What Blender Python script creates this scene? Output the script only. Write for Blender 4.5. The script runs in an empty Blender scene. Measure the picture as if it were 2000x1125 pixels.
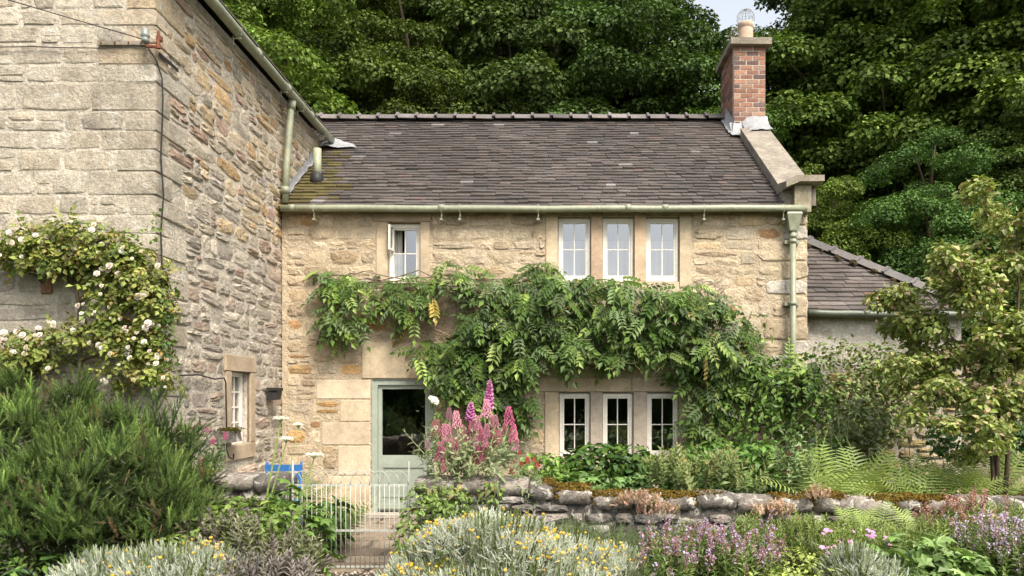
import bpy, math, random
import numpy as np
from mathutils import Matrix, Vector
R = random.Random(7)
G = np.random.default_rng(11)
rad = math.radians
sc = bpy.context.scene
col = sc.collection

# ------------------------------------------------------------------ camera
F, VX, VY, CY, CZ = 1430.0, 1075.0, 775.0, -11.0, 1.77
cam_d = bpy.data.cameras.new('camera')
cam = bpy.data.objects.new('camera', cam_d); col.objects.link(cam)
cam.location = (0, CY, CZ); cam.rotation_euler = (rad(90), 0, 0)
cam_d.sensor_width = 36; cam_d.lens = F / 2000 * 36
cam_d.shift_x = -0.0375; cam_d.shift_y = 0.10625
cam_d.clip_start = 0.1; cam_d.clip_end = 600
sc.camera = cam

# ------------------------------------------------------------------ sky and sun
SUN_EL, SUN_AZ = 50.0, 32.0          # the sun stands behind the camera, a little to the right
wd = bpy.data.worlds.new('World'); sc.world = wd; wd.use_nodes = True
nt = wd.node_tree; nt.nodes.clear()
sky = nt.nodes.new('ShaderNodeTexSky'); sky.sky_type = 'NISHITA'; sky.sun_disc = False
sky.sun_elevation = rad(SUN_EL); sky.sun_rotation = rad(180 - SUN_AZ)
sky.dust_density = 3.0; sky.air_density = 1.2
hs = nt.nodes.new('ShaderNodeHueSaturation'); hs.inputs['Saturation'].default_value = 0.32
bg = nt.nodes.new('ShaderNodeBackground'); bg.inputs[1].default_value = 0.12
wo = nt.nodes.new('ShaderNodeOutputWorld')
nt.links.new(sky.outputs[0], hs.inputs['Color']); nt.links.new(hs.outputs[0], bg.inputs[0]); nt.links.new(bg.outputs[0], wo.inputs[0])
sd = bpy.data.lights.new('sun', 'SUN'); sd.energy = 2.3; sd.angle = rad(24); sd.color = (1.0, 0.92, 0.80)
sun = bpy.data.objects.new('sun', sd); col.objects.link(sun)
sdir = Vector((math.sin(rad(SUN_AZ)) * math.cos(rad(SUN_EL)), -math.cos(rad(SUN_AZ)) * math.cos(rad(SUN_EL)), math.sin(rad(SUN_EL))))
sun.rotation_euler = sdir.to_track_quat('Z', 'Y').to_euler(); sun.location = (4, -14, 18)
sc.view_settings.view_transform = 'Standard'; sc.view_settings.look = 'None'
sc.view_settings.exposure = 1.34; sc.view_settings.gamma = 1.0
sc.cycles.max_bounces = 6; sc.cycles.diffuse_bounces = 3; sc.cycles.transparent_max_bounces = 8
sc.cycles.use_denoising = True

def W(px, py, y):
    d = y - CY
    return ((px - VX) * d / F, y, CZ + (VY - py) * d / F)

# ------------------------------------------------------------------ mesh helpers
class T:                                   # a template: vertices, faces
    def __init__(s, v, f):
        s.v = np.array(v, float).reshape(-1, 3)
        s.tot = np.array([len(x) for x in f], np.int64)
        s.loop = np.array([i for x in f for i in x], np.int64)
def tjoin(*ts):
    v = []; f = []; o = 0
    for t in ts:
        v.append(t.v); k = 0
        for n in t.tot:
            f.append(tuple(int(q) + o for q in t.loop[k:k + n])); k += n
        o += len(t.v)
    return T(np.concatenate(v), f)

class MB:
    def __init__(s):
        s.V = []; s.L = []; s.N = []; s.C = []; s.n = 0
    def add(s, t, M=None, color=(1, 1, 1)):
        v = t.v
        if M is not None:
            M = np.array(M); v = v @ M[:3, :3].T + M[:3, 3]
        s.V.append(v); s.L.append(t.loop + s.n); s.N.append(t.tot); s.n += len(v)
        c = np.asarray(color, float)
        s.C.append(np.tile(c, (len(v), 1)) if c.ndim == 1 else c)
        return s
    def raw(s, v, f, color=(1, 1, 1)): return s.add(T(v, f), None, color)
    def box(s, a, b, color=(1, 1, 1), jit=0):
        x0, y0, z0 = a; x1, y1, z1 = b
        v = np.array([(x0, y0, z0), (x1, y0, z0), (x1, y1, z0), (x0, y1, z0), (x0, y0, z1), (x1, y0, z1), (x1, y1, z1), (x0, y1, z1)], float)
        if jit: v += G.uniform(-jit, jit, v.shape)
        return s.raw(v, BOXF, color)
    def scatter(s, t, M, P, cols):         # M (N,3,3), P (N,3), cols (N,3)
        N = len(P)
        if N == 0: return s
        k = len(t.v)
        v = np.einsum('nij,kj->nki', M, t.v) + P[:, None, :]
        s.V.append(v.reshape(-1, 3))
        off = s.n + np.arange(N)[:, None] * k
        s.L.append((t.loop[None, :] + off).ravel()); s.N.append(np.tile(t.tot, N)); s.n += N * k
        s.C.append(np.repeat(cols, k, axis=0))
        return s
    def tube(s, pts, r, sides=6, color=(1, 1, 1), cap=True):
        pts = np.array(pts, float); n = len(pts)
        r = np.broadcast_to(np.asarray(r, float), (n,))
        d = np.gradient(pts, axis=0); d /= np.linalg.norm(d, axis=1)[:, None] + 1e-9
        ref = np.array((0.13, 0.2, 0.97)) if abs(d[:, 2]).mean() < .8 else np.array((0.97, .2, .13))
        a = np.cross(d, ref); a /= np.linalg.norm(a, axis=1)[:, None] + 1e-9
        b = np.cross(d, a)
        an = np.arange(sides) * 2 * math.pi / sides
        v = (pts[:, None] + r[:, None, None] * (np.cos(an)[None, :, None] * a[:, None] + np.sin(an)[None, :, None] * b[:, None])).reshape(-1, 3)
        f = [(i * sides + j, i * sides + (j + 1) % sides, (i + 1) * sides + (j + 1) % sides, (i + 1) * sides + j) for i in range(n - 1) for j in range(sides)]
        if cap: f += [tuple(range(sides - 1, -1, -1)), tuple((n - 1) * sides + j for j in range(sides))]
        return s.raw(v, f, color)
    def mesh(s, name, material, smooth=False):
        v = np.concatenate(s.V); l = np.concatenate(s.L); n = np.concatenate(s.N); c = np.concatenate(s.C)
        me = bpy.data.meshes.new(name)
        me.vertices.add(len(v)); me.vertices.foreach_set('co', v.astype(np.float32).ravel())
        me.loops.add(len(l)); me.loops.foreach_set('vertex_index', l.astype(np.int32))
        me.polygons.add(len(n)); st = np.concatenate(([0], np.cumsum(n)[:-1]))
        me.polygons.foreach_set('loop_start', st.astype(np.int32))
        me.update(calc_edges=True)
        me.polygons.foreach_set('use_smooth', np.full(len(n), smooth))
        at = me.color_attributes.new('Col', 'FLOAT_COLOR', 'POINT')
        at.data.foreach_set('color', np.concatenate((c, np.ones((len(c), 1))), 1).astype(np.float32).ravel())
        me.materials.append(material); me.update()
        return me
    def build(s, name, material, parent=None, smooth=False, **kw):
        return link(name, s.mesh(name, material, smooth), parent, **kw)
BOXF = [(0, 3, 2, 1), (4, 5, 6, 7), (0, 1, 5, 4), (1, 2, 6, 5), (2, 3, 7, 6), (3, 0, 4, 7)]

def link(name, me, parent=None, label=None, cat=None, group=None, kind=None, M=None, color=None):
    o = bpy.data.objects.new(name, me); col.objects.link(o)
    if parent is not None:
        o.parent = parent; o.matrix_parent_inverse = Matrix.Translation(-wloc(parent))
    if M is not None: o.matrix_basis = Matrix(np.array(M).tolist())
    if color is not None: o.color = (*color, 1)
    for k, v in (('label', label), ('category', cat), ('group', group), ('kind', kind)):
        if v: o[k] = v
    return o
def wloc(o):
    return Vector(o.location)              # only empties are moved; meshes are built in place
def thing(name, label, cat, loc=(0, 0, 0), group=None):
    o = link(name, None, None, label, cat, group); o.location = loc; o.empty_display_size = .2
    return o
def tube(pts, r, name, material, parent=None, sides=6, color=(1, 1, 1), **kw):
    return MB().tube(pts, r, sides, color).build(name, material, parent, smooth=True, **kw)

def proj_size(M, ext=1.0):
    p = M[:3, 3]; d = max(p[1] - CY, .3)
    px = VX + p[0] * F / d; py = VY - (p[2] - CZ) * F / d
    s = np.sort(np.linalg.norm(M[:3, :3], axis=0))[::-1]
    v = s[0] * s[1] / d / d
    if not (-20 < px < 2020 and -20 < py < 1145): v *= 1e-4
    return v
def pieces(parent, name, material, items, temps, limit=300, smooth=False, rest=None, vis=None):
    """items: (4x4 matrix, colour, template index). The largest in view are objects of their own, the rest one stuff part."""
    key = [proj_size(i[0]) * (vis(i[0]) if vis else 1) for i in items]
    order = sorted(range(len(items)), key=lambda i: -key[i])
    meshes = {}
    mb = MB()
    for q, i in enumerate(order):
        M, c, k = items[i]
        if q < limit:
            if k not in meshes: meshes[k] = MB().add(temps[k]).mesh(name, material, smooth)
            link(name, meshes[k], parent, M=M, color=c)
        else:
            mb.add(temps[k], M, c)
    if mb.n: mb.build(rest or name + 's_beyond', material, parent, smooth=smooth, kind='stuff')

def mat4(x, y, z, p):
    M = np.eye(4); M[:3, 0] = x; M[:3, 1] = y; M[:3, 2] = z; M[:3, 3] = p
    return M
def rnd_unit(n):
    v = G.normal(size=(n, 3)); return v / np.linalg.norm(v, axis=1)[:, None]
def nrm(v): return v / (np.linalg.norm(v, axis=-1, keepdims=True) + 1e-9)
def frames(n, t, s):                       # columns: width, length, normal
    n = nrm(n); t = t - (t * n).sum(1, keepdims=True) * n; t = nrm(t)
    b = np.cross(t, n)
    s = np.broadcast_to(np.asarray(s, float), (len(n),))
    return np.stack((b, t, n), axis=2) * s[:, None, None]
def shade(n, pal, var=.25, w=None):        # n colours drawn from a given palette
    pal = np.array(pal, float); i = G.choice(len(pal), n, p=w); j = G.choice(len(pal), n, p=w)
    u = G.random((n, 1)) * .5
    return (pal[i] * (1 - u) + pal[j] * u) * np.exp(G.normal(0, var, (n, 1)))

# ------------------------------------------------------------------ materials
def mat(name, base=(1, 1, 1), rough=.8, spec=.3, mottle=(), bump=(), patches=(), trans=0.0, metal=0.0, wave=None):
    m = bpy.data.materials.new(name); m.use_nodes = True
    t = m.node_tree; N = t.nodes; K = t.links; N.clear()
    out = N.new('ShaderNodeOutputMaterial'); p = N.new('ShaderNodeBsdfPrincipled')
    p.inputs['Roughness'].default_value = rough; p.inputs['Specular IOR Level'].default_value = spec; p.inputs['Metallic'].default_value = metal
    at = N.new('ShaderNodeAttribute'); at.attribute_name = 'Col'
    oi = N.new('ShaderNodeObjectInfo'); ge = N.new('ShaderNodeNewGeometry')
    def mul(a, b, f=1.0, mode='MULTIPLY'):
        x = N.new('ShaderNodeMix'); x.data_type = 'RGBA'; x.blend_type = mode
        x.inputs[0].default_value = f
        for s, v in ((6, a), (7, b)):
            if hasattr(v, 'links'): K.new(v, x.inputs[s])
            else: x.inputs[s].default_value = (*v, 1)
        return x
    c = mul(mul(at.outputs['Color'], oi.outputs['Color']).outputs[2], base).outputs[2]
    def noise(scale, detail=4, dist=0, off=None, rough_=.55):
        n = N.new('ShaderNodeTexNoise'); n.inputs['Scale'].default_value = scale; n.inputs['Detail'].default_value = detail
        n.inputs['Distortion'].default_value = dist; n.inputs['Roughness'].default_value = rough_
        if off:
            ad = N.new('ShaderNodeVectorMath'); ad.operation = 'ADD'; ad.inputs[1].default_value = off
            K.new(ge.outputs['Position'], ad.inputs[0]); K.new(ad.outputs[0], n.inputs['Vector'])
        else: K.new(ge.outputs['Position'], n.inputs['Vector'])
        return n.outputs['Fac']
    def ramp(fac, lo, hi, a=0., b=1.):
        r = N.new('ShaderNodeMapRange'); r.inputs['From Min'].default_value = lo; r.inputs['From Max'].default_value = hi
        r.inputs['To Min'].default_value = a; r.inputs['To Max'].default_value = b; K.new(fac, r.inputs['Value'])
        return r.outputs[0]
    for i, (s, amt) in enumerate(mottle):
        f = ramp(noise(s, 5, .3, (i * 7.3, 1.7, i * 3.1)), .3, .7, 1 - amt, 1 + amt)
        x = N.new('ShaderNodeVectorMath'); x.operation = 'SCALE'; K.new(c, x.inputs[0]); K.new(f, x.inputs['Scale']); c = x.outputs[0]
    for i, (pc, s, lo, hi) in enumerate(patches):
        f = ramp(noise(s, 7, .6, (3.1 + i * 5.7, i * 2.3, 9.1), .65), lo, hi)
        x = mul(c, pc, 1, 'MIX'); K.new(f, x.inputs[0]); c = x.outputs[2]
    K.new(c, p.inputs['Base Color'])
    h = None
    for i, (s, d) in enumerate(bump):
        b = N.new('ShaderNodeBump'); b.inputs['Strength'].default_value = 1; b.inputs['Distance'].default_value = d
        K.new(noise(s, 6, .2, (i * 4.4, 2.2, 6.6), .6), b.inputs['Height'])
        if h: K.new(h, b.inputs['Normal'])
        h = b.outputs[0]
    if h: K.new(h, p.inputs['Normal'])
    if trans:
        tr = N.new('ShaderNodeBsdfTranslucent'); mx = N.new('ShaderNodeMixShader'); mx.inputs[0].default_value = trans
        x = mul(c, (1.15, 1.2, .6)); K.new(x.outputs[2], tr.inputs[0])
        K.new(p.outputs[0], mx.inputs[1]); K.new(tr.outputs[0], mx.inputs[2]); K.new(mx.outputs[0], out.inputs[0])
    else: K.new(p.outputs[0], out.inputs[0])
    return m
def glass_mat(name, refl, tint):
    m = bpy.data.materials.new(name); m.use_nodes = True
    t = m.node_tree; N = t.nodes; N.clear()
    out = N.new('ShaderNodeOutputMaterial'); mx = N.new('ShaderNodeMixShader'); mx.inputs[0].default_value = refl
    a = N.new('ShaderNodeBsdfTransparent'); a.inputs[0].default_value = (*tint, 1)
    g = N.new('ShaderNodeBsdfGlossy'); g.inputs['Roughness'].default_value = .02; g.inputs[0].default_value = (.95, .97, 1, 1)
    b = N.new('ShaderNodeBump'); b.inputs['Distance'].default_value = .002; b.inputs['Strength'].default_value = 1
    n = N.new('ShaderNodeTexNoise'); n.inputs['Scale'].default_value = 5; ge = N.new('ShaderNodeNewGeometry')
    t.links.new(ge.outputs['Position'], n.inputs['Vector']); t.links.new(n.outputs['Fac'], b.inputs['Height']); t.links.new(b.outputs[0], g.inputs['Normal'])
    t.links.new(a.outputs[0], mx.inputs[1]); t.links.new(g.outputs[0], mx.inputs[2]); t.links.new(mx.outputs[0], out.inputs[0])
    return m

M_stone_grey = mat('grey_sandstone', rough=.9, spec=.2, mottle=((5, .22), (28, .22), (110, .15)), bump=((9, .035), (30, .03), (80, .014), (220, .004)),
                   patches=(((.58, .54, .47), 9, .57, .68), ((.12, .105, .09), 6, .68, .84), ((.22, .19, .15), 17, .64, .78)))
M_stone_tan = mat('tan_sandstone', rough=.9, spec=.2, mottle=((4, .18), (24, .2), (120, .12)), bump=((9, .03), (28, .020), (70, .012), (190, .004)),
                  patches=(((.17, .13, .09), 5, .62, .85), ((.54, .45, .33), 9, .58, .75)))
M_dressed = mat('dressed_sandstone', rough=.88, spec=.2, mottle=((2.5, .2), (14, .12), (60, .12), (150, .1)), bump=((30, .006), (160, .003)),
                patches=(((.20, .15, .10), 3, .62, .85),))
M_mortar_grey = mat('grey_lime_mortar', (.50, .44, .355), .95, .1, ((3, .2), (12, .18), (40, .18)), ((12, .03), (30, .03), (90, .01)), (((.16, .14, .115), 5, .62, .82), ((.60, .56, .49), 7, .56, .68)))
M_mortar_tan = mat('buff_lime_mortar', (.49, .395, .275), .95, .1, ((3, .18), (12, .15), (40, .15)), ((12, .03), (30, .028), (90, .01)), (((.24, .17, .11), 4, .60, .85), ((.54, .45, .34), 7, .57, .72)))
M_wallstone = mat('lichened_wall_stone', rough=.95, spec=.15, mottle=((6, .3), (30, .3)), bump=((16, .03), (70, .014), (220, .004)),
                  patches=(((.48, .45, .39), 8, .53, .60), ((.07, .062, .052), 7, .62, .78)))
M_tile = mat('stone_roof_tile', rough=.72, spec=.4, mottle=((1.3, .25), (30, .18), (140, .12)), bump=((40, .008), (180, .003)))
M_moss = mat('brown_moss', rough=1, spec=.05, mottle=((20, .4), (90, .3)), bump=((60, .02), (200, .01)))
M_brick = mat('red_brick', rough=.92, spec=.2, mottle=((25, .25), (90, .2)), bump=((60, .006), (200, .003)))
M_brickmortar = mat('brick_mortar', (.50, .44, .36), .95, .1, ((20, .2),), ((70, .008),))
M_cap = mat('weathered_concrete', (.25, .215, .165), .92, .2, ((4, .25), (30, .2)), ((30, .012), (120, .004)), (((.10, .085, .06), 8, .6, .75),))
M_coping = mat('weathered_coping', (.235, .205, .165), .92, .2, ((4, .25), (15, .2), (40, .15)), ((30, .008), (140, .003)), (((.20, .17, .12), 6, .62, .78),))
M_green = mat('sage_green_paint', (.24, .25, .17), .42, .45, ((2.5, .15), (9, .14), (30, .1)), ((40, .003), (120, .001)), (((.12, .12, .07), 7, .60, .80), ((.33, .32, .25), 15, .64, .74)))
M_door = mat('door_green_paint', (.31, .345, .28), .45, .4, ((3, .1), (14, .07), (60, .05)), ((50, .002), (120, .001)), (((.22, .23, .18), 11, .63, .8),))
M_white = mat('cream_white_paint', (.70, .655, .57), .5, .35, ((5, .08), (25, .08), (60, .06)), ((40, .003), (120, .0015)), (((.33, .28, .21), 22, .66, .76),))
M_black = mat('black_cable', (.012, .011, .010), .5, .4)
M_iron = mat('dark_iron', (.02, .019, .018), .6, .4, ((30, .3),))
M_rust = mat('rusty_iron', (.16, .055, .03), .8, .3, ((30, .4),), ((80, .004),))
M_lead = mat('lead_flashing', (.28, .28, .285), .45, .5, ((6, .15), (30, .15)), ((8, .03), (40, .008)))
M_clay = mat('terracotta_pot', (.50, .37, .27), .85, .25, ((8, .15), (40, .1)), ((60, .003),))
M_glass = glass_mat('window_glass', .24, (.72, .74, .74))
M_cloth = mat('curtain_cloth', (.72, .68, .62), .9, .1, trans=.25)
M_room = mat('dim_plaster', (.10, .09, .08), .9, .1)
M_metalgate = mat('painted_gate_iron', (.40, .40, .35), .5, .4, ((20, .12),), ((90, .001),), (((.25, .16, .08), 14, .70, .78),))
M_blue = mat('blue_paint', (.03, .13, .34), .45, .4, ((20, .1),))
M_earth = mat('garden_earth', (.055, .042, .028), .95, .1, ((2, .3), (15, .35)), ((12, .06), (60, .02)), (((.045, .065, .015), 1.5, .38, .5),))
M_flag = mat('stone_flag', rough=.85, spec=.25, mottle=((5, .22), (40, .2)), bump=((25, .012), (120, .004)), patches=(((.07, .055, .04), 6, .58, .72),))
M_gravel = mat('gravel_stone', rough=.9, spec=.2, mottle=((60, .2),))
M_leaf = mat('leaf', rough=.48, spec=.35, mottle=((30, .15),), trans=.2)
M_tree = mat('tree_leaf', rough=.6, spec=.22, mottle=((.45, .22),), trans=.22)
M_silver = mat('silver_leaf', rough=.8, spec=.15, trans=.25)
M_petal = mat('petal', rough=.7, spec=.15, trans=.25)
M_bark = mat('bark', (.085, .062, .045), .95, .1, ((20, .3),), ((40, .02),))
M_twig = mat('twig', rough=.9, spec=.15, mottle=((40, .25),))
# ------------------------------------------------------------------ stone templates (u, w out of the wall, v)
def stone_template(rs, p=5.0, n=10, rough=.16, flat=False):
    an = (np.arange(n) + rs.uniform(-.22, .22, n)) * 2 * math.pi / n + .3
    c, s = np.cos(an), np.sin(an)
    r = .5 / (np.abs(c) ** p + np.abs(s) ** p) ** (1 / p)
    r *= 1 + rs.uniform(-.09, .04, n)
    o = np.stack((c * r, s * r), 1)
    def ring(k, w, j, wj):
        q = o * (k + rs.uniform(-j, j, (n, 1)))
        return np.stack((q[:, 0], w + rs.uniform(-wj, wj, n), q[:, 1]), 1)
    if flat: v = [ring(1, -.8, 0, 0), ring(.97, .62, .01, .05), ring(.86, .95, .03, .08)]
    else: v = [ring(1, -.8, 0, 0), ring(.96, .30, .02, .18), ring(.68, .85, .16, .35)]
    v = np.concatenate(v + [np.array([[rs.uniform(-.12, .12), 1.0 + rs.uniform(-.25, .2), rs.uniform(-.12, .12)]])])
    v[:, 1] *= -1                           # out of the wall is -y
    f = []
    for k in range(2):
        for i in range(n):
            j = (i + 1) % n; f.append((k * n + i, k * n + j, (k + 1) * n + j, (k + 1) * n + i))
    for i in range(n): f.append((2 * n + i, 2 * n + (i + 1) % n, 3 * n))
    return T(v, f)
rs = np.random.default_rng(3)
STONES = [stone_template(rs, rs.uniform(4.2, 9), rs.integers(9, 12)) for _ in range(14)]
BLOCKS = [stone_template(rs, rs.uniform(7, 12), 12, flat=True) for _ in range(8)]
def bevel_box(b=.03, bz=None):             # unit block, chamfered front edges, front at y=-1
    bz = bz or b
    v = [(-.5, .8, -.5), (.5, .8, -.5), (.5, .8, .5), (-.5, .8, .5), (-.5, -.75, -.5), (.5, -.75, -.5), (.5, -.75, .5), (-.5, -.75, .5),
         (-.5 + b, -1, -.5 + bz), (.5 - b, -1, -.5 + bz), (.5 - b, -1, .5 - bz), (-.5 + b, -1, .5 - bz)]
    f = [(8, 9, 10, 11)]
    for i in range(4):
        j = (i + 1) % 4; f += [(i, j, 4 + j, 4 + i), (4 + i, 4 + j, 8 + j, 8 + i)]
    return T(v, f)
ASHLAR = bevel_box(.012, .02)

def subtract(iv, a, b):
    o = []
    for (p, q) in iv:
        if b <= p or a >= q: o.append((p, q)); continue
        if a - p > .05: o.append((p, a))
        if q - b > .05: o.append((b, q))
    return o
def courses(u0, u1, v0, v1, excl, hr, wr, split=.2, gap=.012, slope=None):
    out = []; v = v0
    while v < v1 - .03:
        h = R.uniform(*hr)
        if v + h > v1 - hr[0] * .6: h = v1 - v
        iv = [(u0, u1)]
        for e in excl:
            if min(v + h, e[3]) - max(v, e[2]) > .2 * h: iv = subtract(iv, e[0], e[1])
        for (a, b) in iv:
            u = a
            while u < b - .02:
                w = R.uniform(*wr) * (1.5 if R.random() < .15 else 1) * (.55 if R.random() < .2 else 1)
                if u + w > b - wr[0] * .5: w = b - u
                cells = [(u, u + w, v, v + h)]
                if R.random() < split and h > .1:
                    k = R.uniform(.35, .65); cells = [(u, u + w, v, v + h * k), (u, u + w, v + h * k, v + h)]
                    if R.random() < .5 and w > .25:
                        q = R.uniform(.35, .65); a2 = cells.pop(R.randrange(2)); cells += [(a2[0], a2[0] + w * q, a2[2], a2[3]), (a2[0] + w * q, a2[1], a2[2], a2[3])]
                for c in cells:
                    c = list(c)
                    for e in excl:
                        if min(c[1], e[1]) - max(c[0], e[0]) > .01:
                            if c[2] < e[2] < c[3]: c[3] = e[2]
                            elif c[2] < e[3] < c[3]: c[2] = e[3]
                    if c[3] - c[2] > .035 and c[1] - c[0] > .035:
                        g = R.uniform(gap * .5, gap * 1.6)
                        out.append((c[0] + g, c[1] - g, c[2] + g * .8, c[3] - g * .8))
                u += w
        v += h
    return out
def face_matrix(kind, plane, cell, depth, tilt=.02):
    u = (cell[0] + cell[1]) / 2; v = (cell[2] + cell[3]) / 2; du = cell[1] - cell[0]; dv = cell[3] - cell[2]
    a = R.gauss(0, tilt); ca, sa = math.cos(a), math.sin(a)
    if kind == 'front': X = np.array((ca, 0, sa)); Z = np.array((-sa, 0, ca)); Y = np.array((0, 1, 0)); p = (u, plane, v)
    else: X = np.array((0, ca, sa)); Z = np.array((0, -sa, ca)); Y = np.array((-1, 0, 0)); p = (plane, u, v)
    return mat4(X * du, Y * depth, Z * dv, p)
def wall_holes(mb, kind, plane, thick, u0, u1, v0, v1, holes):
    """a wall sheet with real thickness and openings; plane = outside face"""
    us = sorted({u0, u1, *[h[0] for h in holes], *[h[1] for h in holes]}); vs = sorted({v0, v1, *[h[2] for h in holes], *[h[3] for h in holes]})
    inside = plane + thick if kind == 'front' else plane - thick
    def pt(u, v, o): return (u, o, v) if kind == 'front' else (o, u, v)
    solid = lambda u, v: not any(h[0] < u < h[1] and h[2] < v < h[3] for h in holes)
    for i in range(len(us) - 1):
        for j in range(len(vs) - 1):
            a, b, c, d = us[i], us[i + 1], vs[j], vs[j + 1]
            if solid((a + b) / 2, (c + d) / 2):
                for o in (plane, inside): mb.raw([pt(a, c, o), pt(b, c, o), pt(b, d, o), pt(a, d, o)], [(0, 1, 2, 3)])
    for h in holes:
        a, b, c, d = h
        for q in ([(a, c), (a, d)], [(b, c), (b, d)], [(a, c), (b, c)], [(a, d), (b, d)]):
            mb.raw([pt(*q[0], plane), pt(*q[1], plane), pt(*q[1], inside), pt(*q[0], inside)], [(0, 1, 2, 3)])
    for q in ([(u0, v0), (u0, v1)], [(u1, v0), (u1, v1)], [(u0, v1), (u1, v1)]):
        mb.raw([pt(*q[0], plane), pt(*q[1], plane), pt(*q[1], inside), pt(*q[0], inside)], [(0, 1, 2, 3)])
    return mb
def pick(pal): 
    c = np.array(R.choice(pal)); return tuple(c * math.exp(R.gauss(0, .12)))

# ------------------------------------------------------------------ ground and hill
def height(x, y):
    h = 0.0
    if y > 7: h = (y - 7) * .30 * min(1, (y - 7) / 8)
    if y > 45: h = height(x, 45) + (y - 45) * .05
    return h
xs = [-220, -120, -70, -45] + list(range(-30, 31, 2)) + [45, 70, 120, 220]
ys = [-220, -120, -60, -40] + [v * .5 for v in range(-48, 20)] + list(range(10, 60, 2)) + [80, 120, 220]
v = [(x, y, height(x, y) - .02 + (.02 * math.sin(x * 3.1 + y * 2.3) if -9 < y < -3.2 else 0)) for y in ys for x in xs]
n = len(xs)
f = [(j * n + i, j * n + i + 1, (j + 1) * n + i + 1, (j + 1) * n + i) for j in range(len(ys) - 1) for i in range(n - 1)]
MB().raw(v, f).build('ground', M_earth, smooth=True, kind='structure')

# ------------------------------------------------------------------ windows
def bars(mb, rects, y0, y1, frame):
    for (a, b, c, d) in rects:
        if frame == 'front': mb.box((a, y0, c), (b, y1, d))
        else: mb.box((y0, a, c), (y1, b, d))
    return mb
def window(parent, a, b, c, d, y, kind='front', cols=2, rows=2, fw=.044, bar=.015, sash=.025, missing=(), label=None, head=0):
    """a..b across, c..d up; y = face of the frame (frame runs inwards)"""
    s = 1 if kind == 'front' else -1
    t = sash; d0 = d; d = d - head
    fr = MB()
    bars(fr, [(a, a + fw, c, d), (b - fw, b, c, d), (a + fw, b - fw, c, c + fw * 1.25), (a + fw, b - fw, d - fw, d)], min(y, y + s * .07), max(y, y + s * .07), kind)
    if head: bars(fr, [(a, b, d + .003, d0)], min(y + s * .03, y + s * .09), max(y + s * .03, y + s * .09), kind)
    w = fr.build('window', M_white, parent, label=label)
    ia, ib, ic, id_ = a + fw, b - fw, c + fw * 1.25, d - fw
    ys = y + s * .012
    sm = MB(); bars(sm, [(ia + .002, ia + t, ic + .002, id_ - .002), (ib - t, ib - .002, ic + .002, id_ - .002), (ia + t, ib - t, ic + .002, ic + t * 1.3), (ia + t, ib - t, id_ - t, id_ - .002)], min(ys, ys + s * .04), max(ys, ys + s * .04), kind)
    sm.build('sash', M_white, w)
    ia += t; ib -= t; ic += t * 1.3; id_ -= t
    yb = y + s * .018
    for i in range(1, cols):
        u = ia + (ib - ia) * i / cols
        bars(MB(), [(u - bar / 2, u + bar / 2, ic, id_)], min(yb, yb + s * .026), max(yb, yb + s * .026), kind).build('glazing_bar', M_white, w)
    for j in range(1, rows):
        q = ic + (id_ - ic) * j / rows
        bars(MB(), [(ia, ib, q - bar / 2, q + bar / 2)], min(yb + s * .003, yb + s * .024), max(yb + s * .003, yb + s * .024), kind).build('glazing_bar', M_white, w)
    yg = yb + s * .012
    for i in range(cols):
        for j in range(rows):
            if (i, j) in missing: continue
            u0, u1 = ia + (ib - ia) * i / cols, ia + (ib - ia) * (i + 1) / cols; q0, q1 = ic + (id_ - ic) * j / rows, ic + (id_ - ic) * (j + 1) / rows
            k = R.uniform(-.002, .002)
            P = [(u0, yg + k, q0), (u1, yg, q0), (u1, yg - k, q1), (u0, yg, q1)] if kind == 'front' else [(yg + k, u0, q0), (yg, u1, q0), (yg - k, u1, q1), (yg, u0, q1)]
            MB().raw(P, [(0, 1, 2, 3)]).build('pane', M_glass, w)
    return w
def curtain(a, b, c, d, y, label, kind='front', folds=7):
    n = folds * 6; v = []; f = []
    for i in range(n + 1):
        u = a + (b - a) * i / n; o = .018 * math.sin(i * 2 * math.pi / 6) + .006 * math.sin(i * 1.7)
        for q in (c, d): v.append((u, y + o, q) if kind == 'front' else (y + o, u, q))
    for i in range(n): f.append((2 * i, 2 * i + 2, 2 * i + 3, 2 * i + 1))
    return MB().raw(v, f).build('curtain', M_cloth, smooth=True, label=label, cat='curtain')

# ------------------------------------------------------------------ the tall stone house on the left
HX, HY = -4.04, -3.5                        # its corner
house = thing('stone_house', 'tall grey stone house with rough rubble side wall, cut off by the left edge', 'house', (-7, 0, 0))
WIN = (-1.74, -1.14, 1.16, 2.10)            # y0, y1, z0, z1 of the small side window
mb = MB()
wall_holes(mb, 'side', HX - .016, .45, HY + .03, 7.5, -.3, 6.32, [WIN])
wall_holes(mb, 'front', HY + .006, .4, -12.5, HX - .03, -.3, 6.32, [])
mb.raw([(-12.5, HY + .03, 6.32), (HX - .03, HY + .03, 6.32), (-8.27, HY + .03, 9.65)], [(0, 1, 2)])
mb.raw([(-12.5, 7.5, -.3), (HX - .04, 7.5, -.3), (HX - .04, 7.5, 6.3), (-8.27, 7.5, 9.6), (-12.5, 7.5, 6.3)], [(0, 1, 2, 3, 4)])
mb.raw([(-12.5, HY, -.3), (-12.5, 7.5, -.3), (-12.5, 7.5, 6.3), (-12.5, HY, 6.3)], [(0, 1, 2, 3)])
mb.build('wall', M_mortar_grey, house)
PAL_GREY = [(.45, .39, .305), (.49, .43, .34), (.41, .355, .28), (.47, .40, .305), (.43, .38, .31)]
PAL_SIDE_TOP = [(.48, .38, .255), (.46, .37, .26), (.44, .365, .27), (.48, .365, .225), (.44, .30, .16), (.38, .265, .20), (.45, .385, .30), (.47, .40, .31)]
PAL_SIDE_LOW = [(.45, .39, .31), (.42, .365, .295), (.38, .325, .27), (.48, .415, .33), (.40, .31, .24)]
items = []
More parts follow.
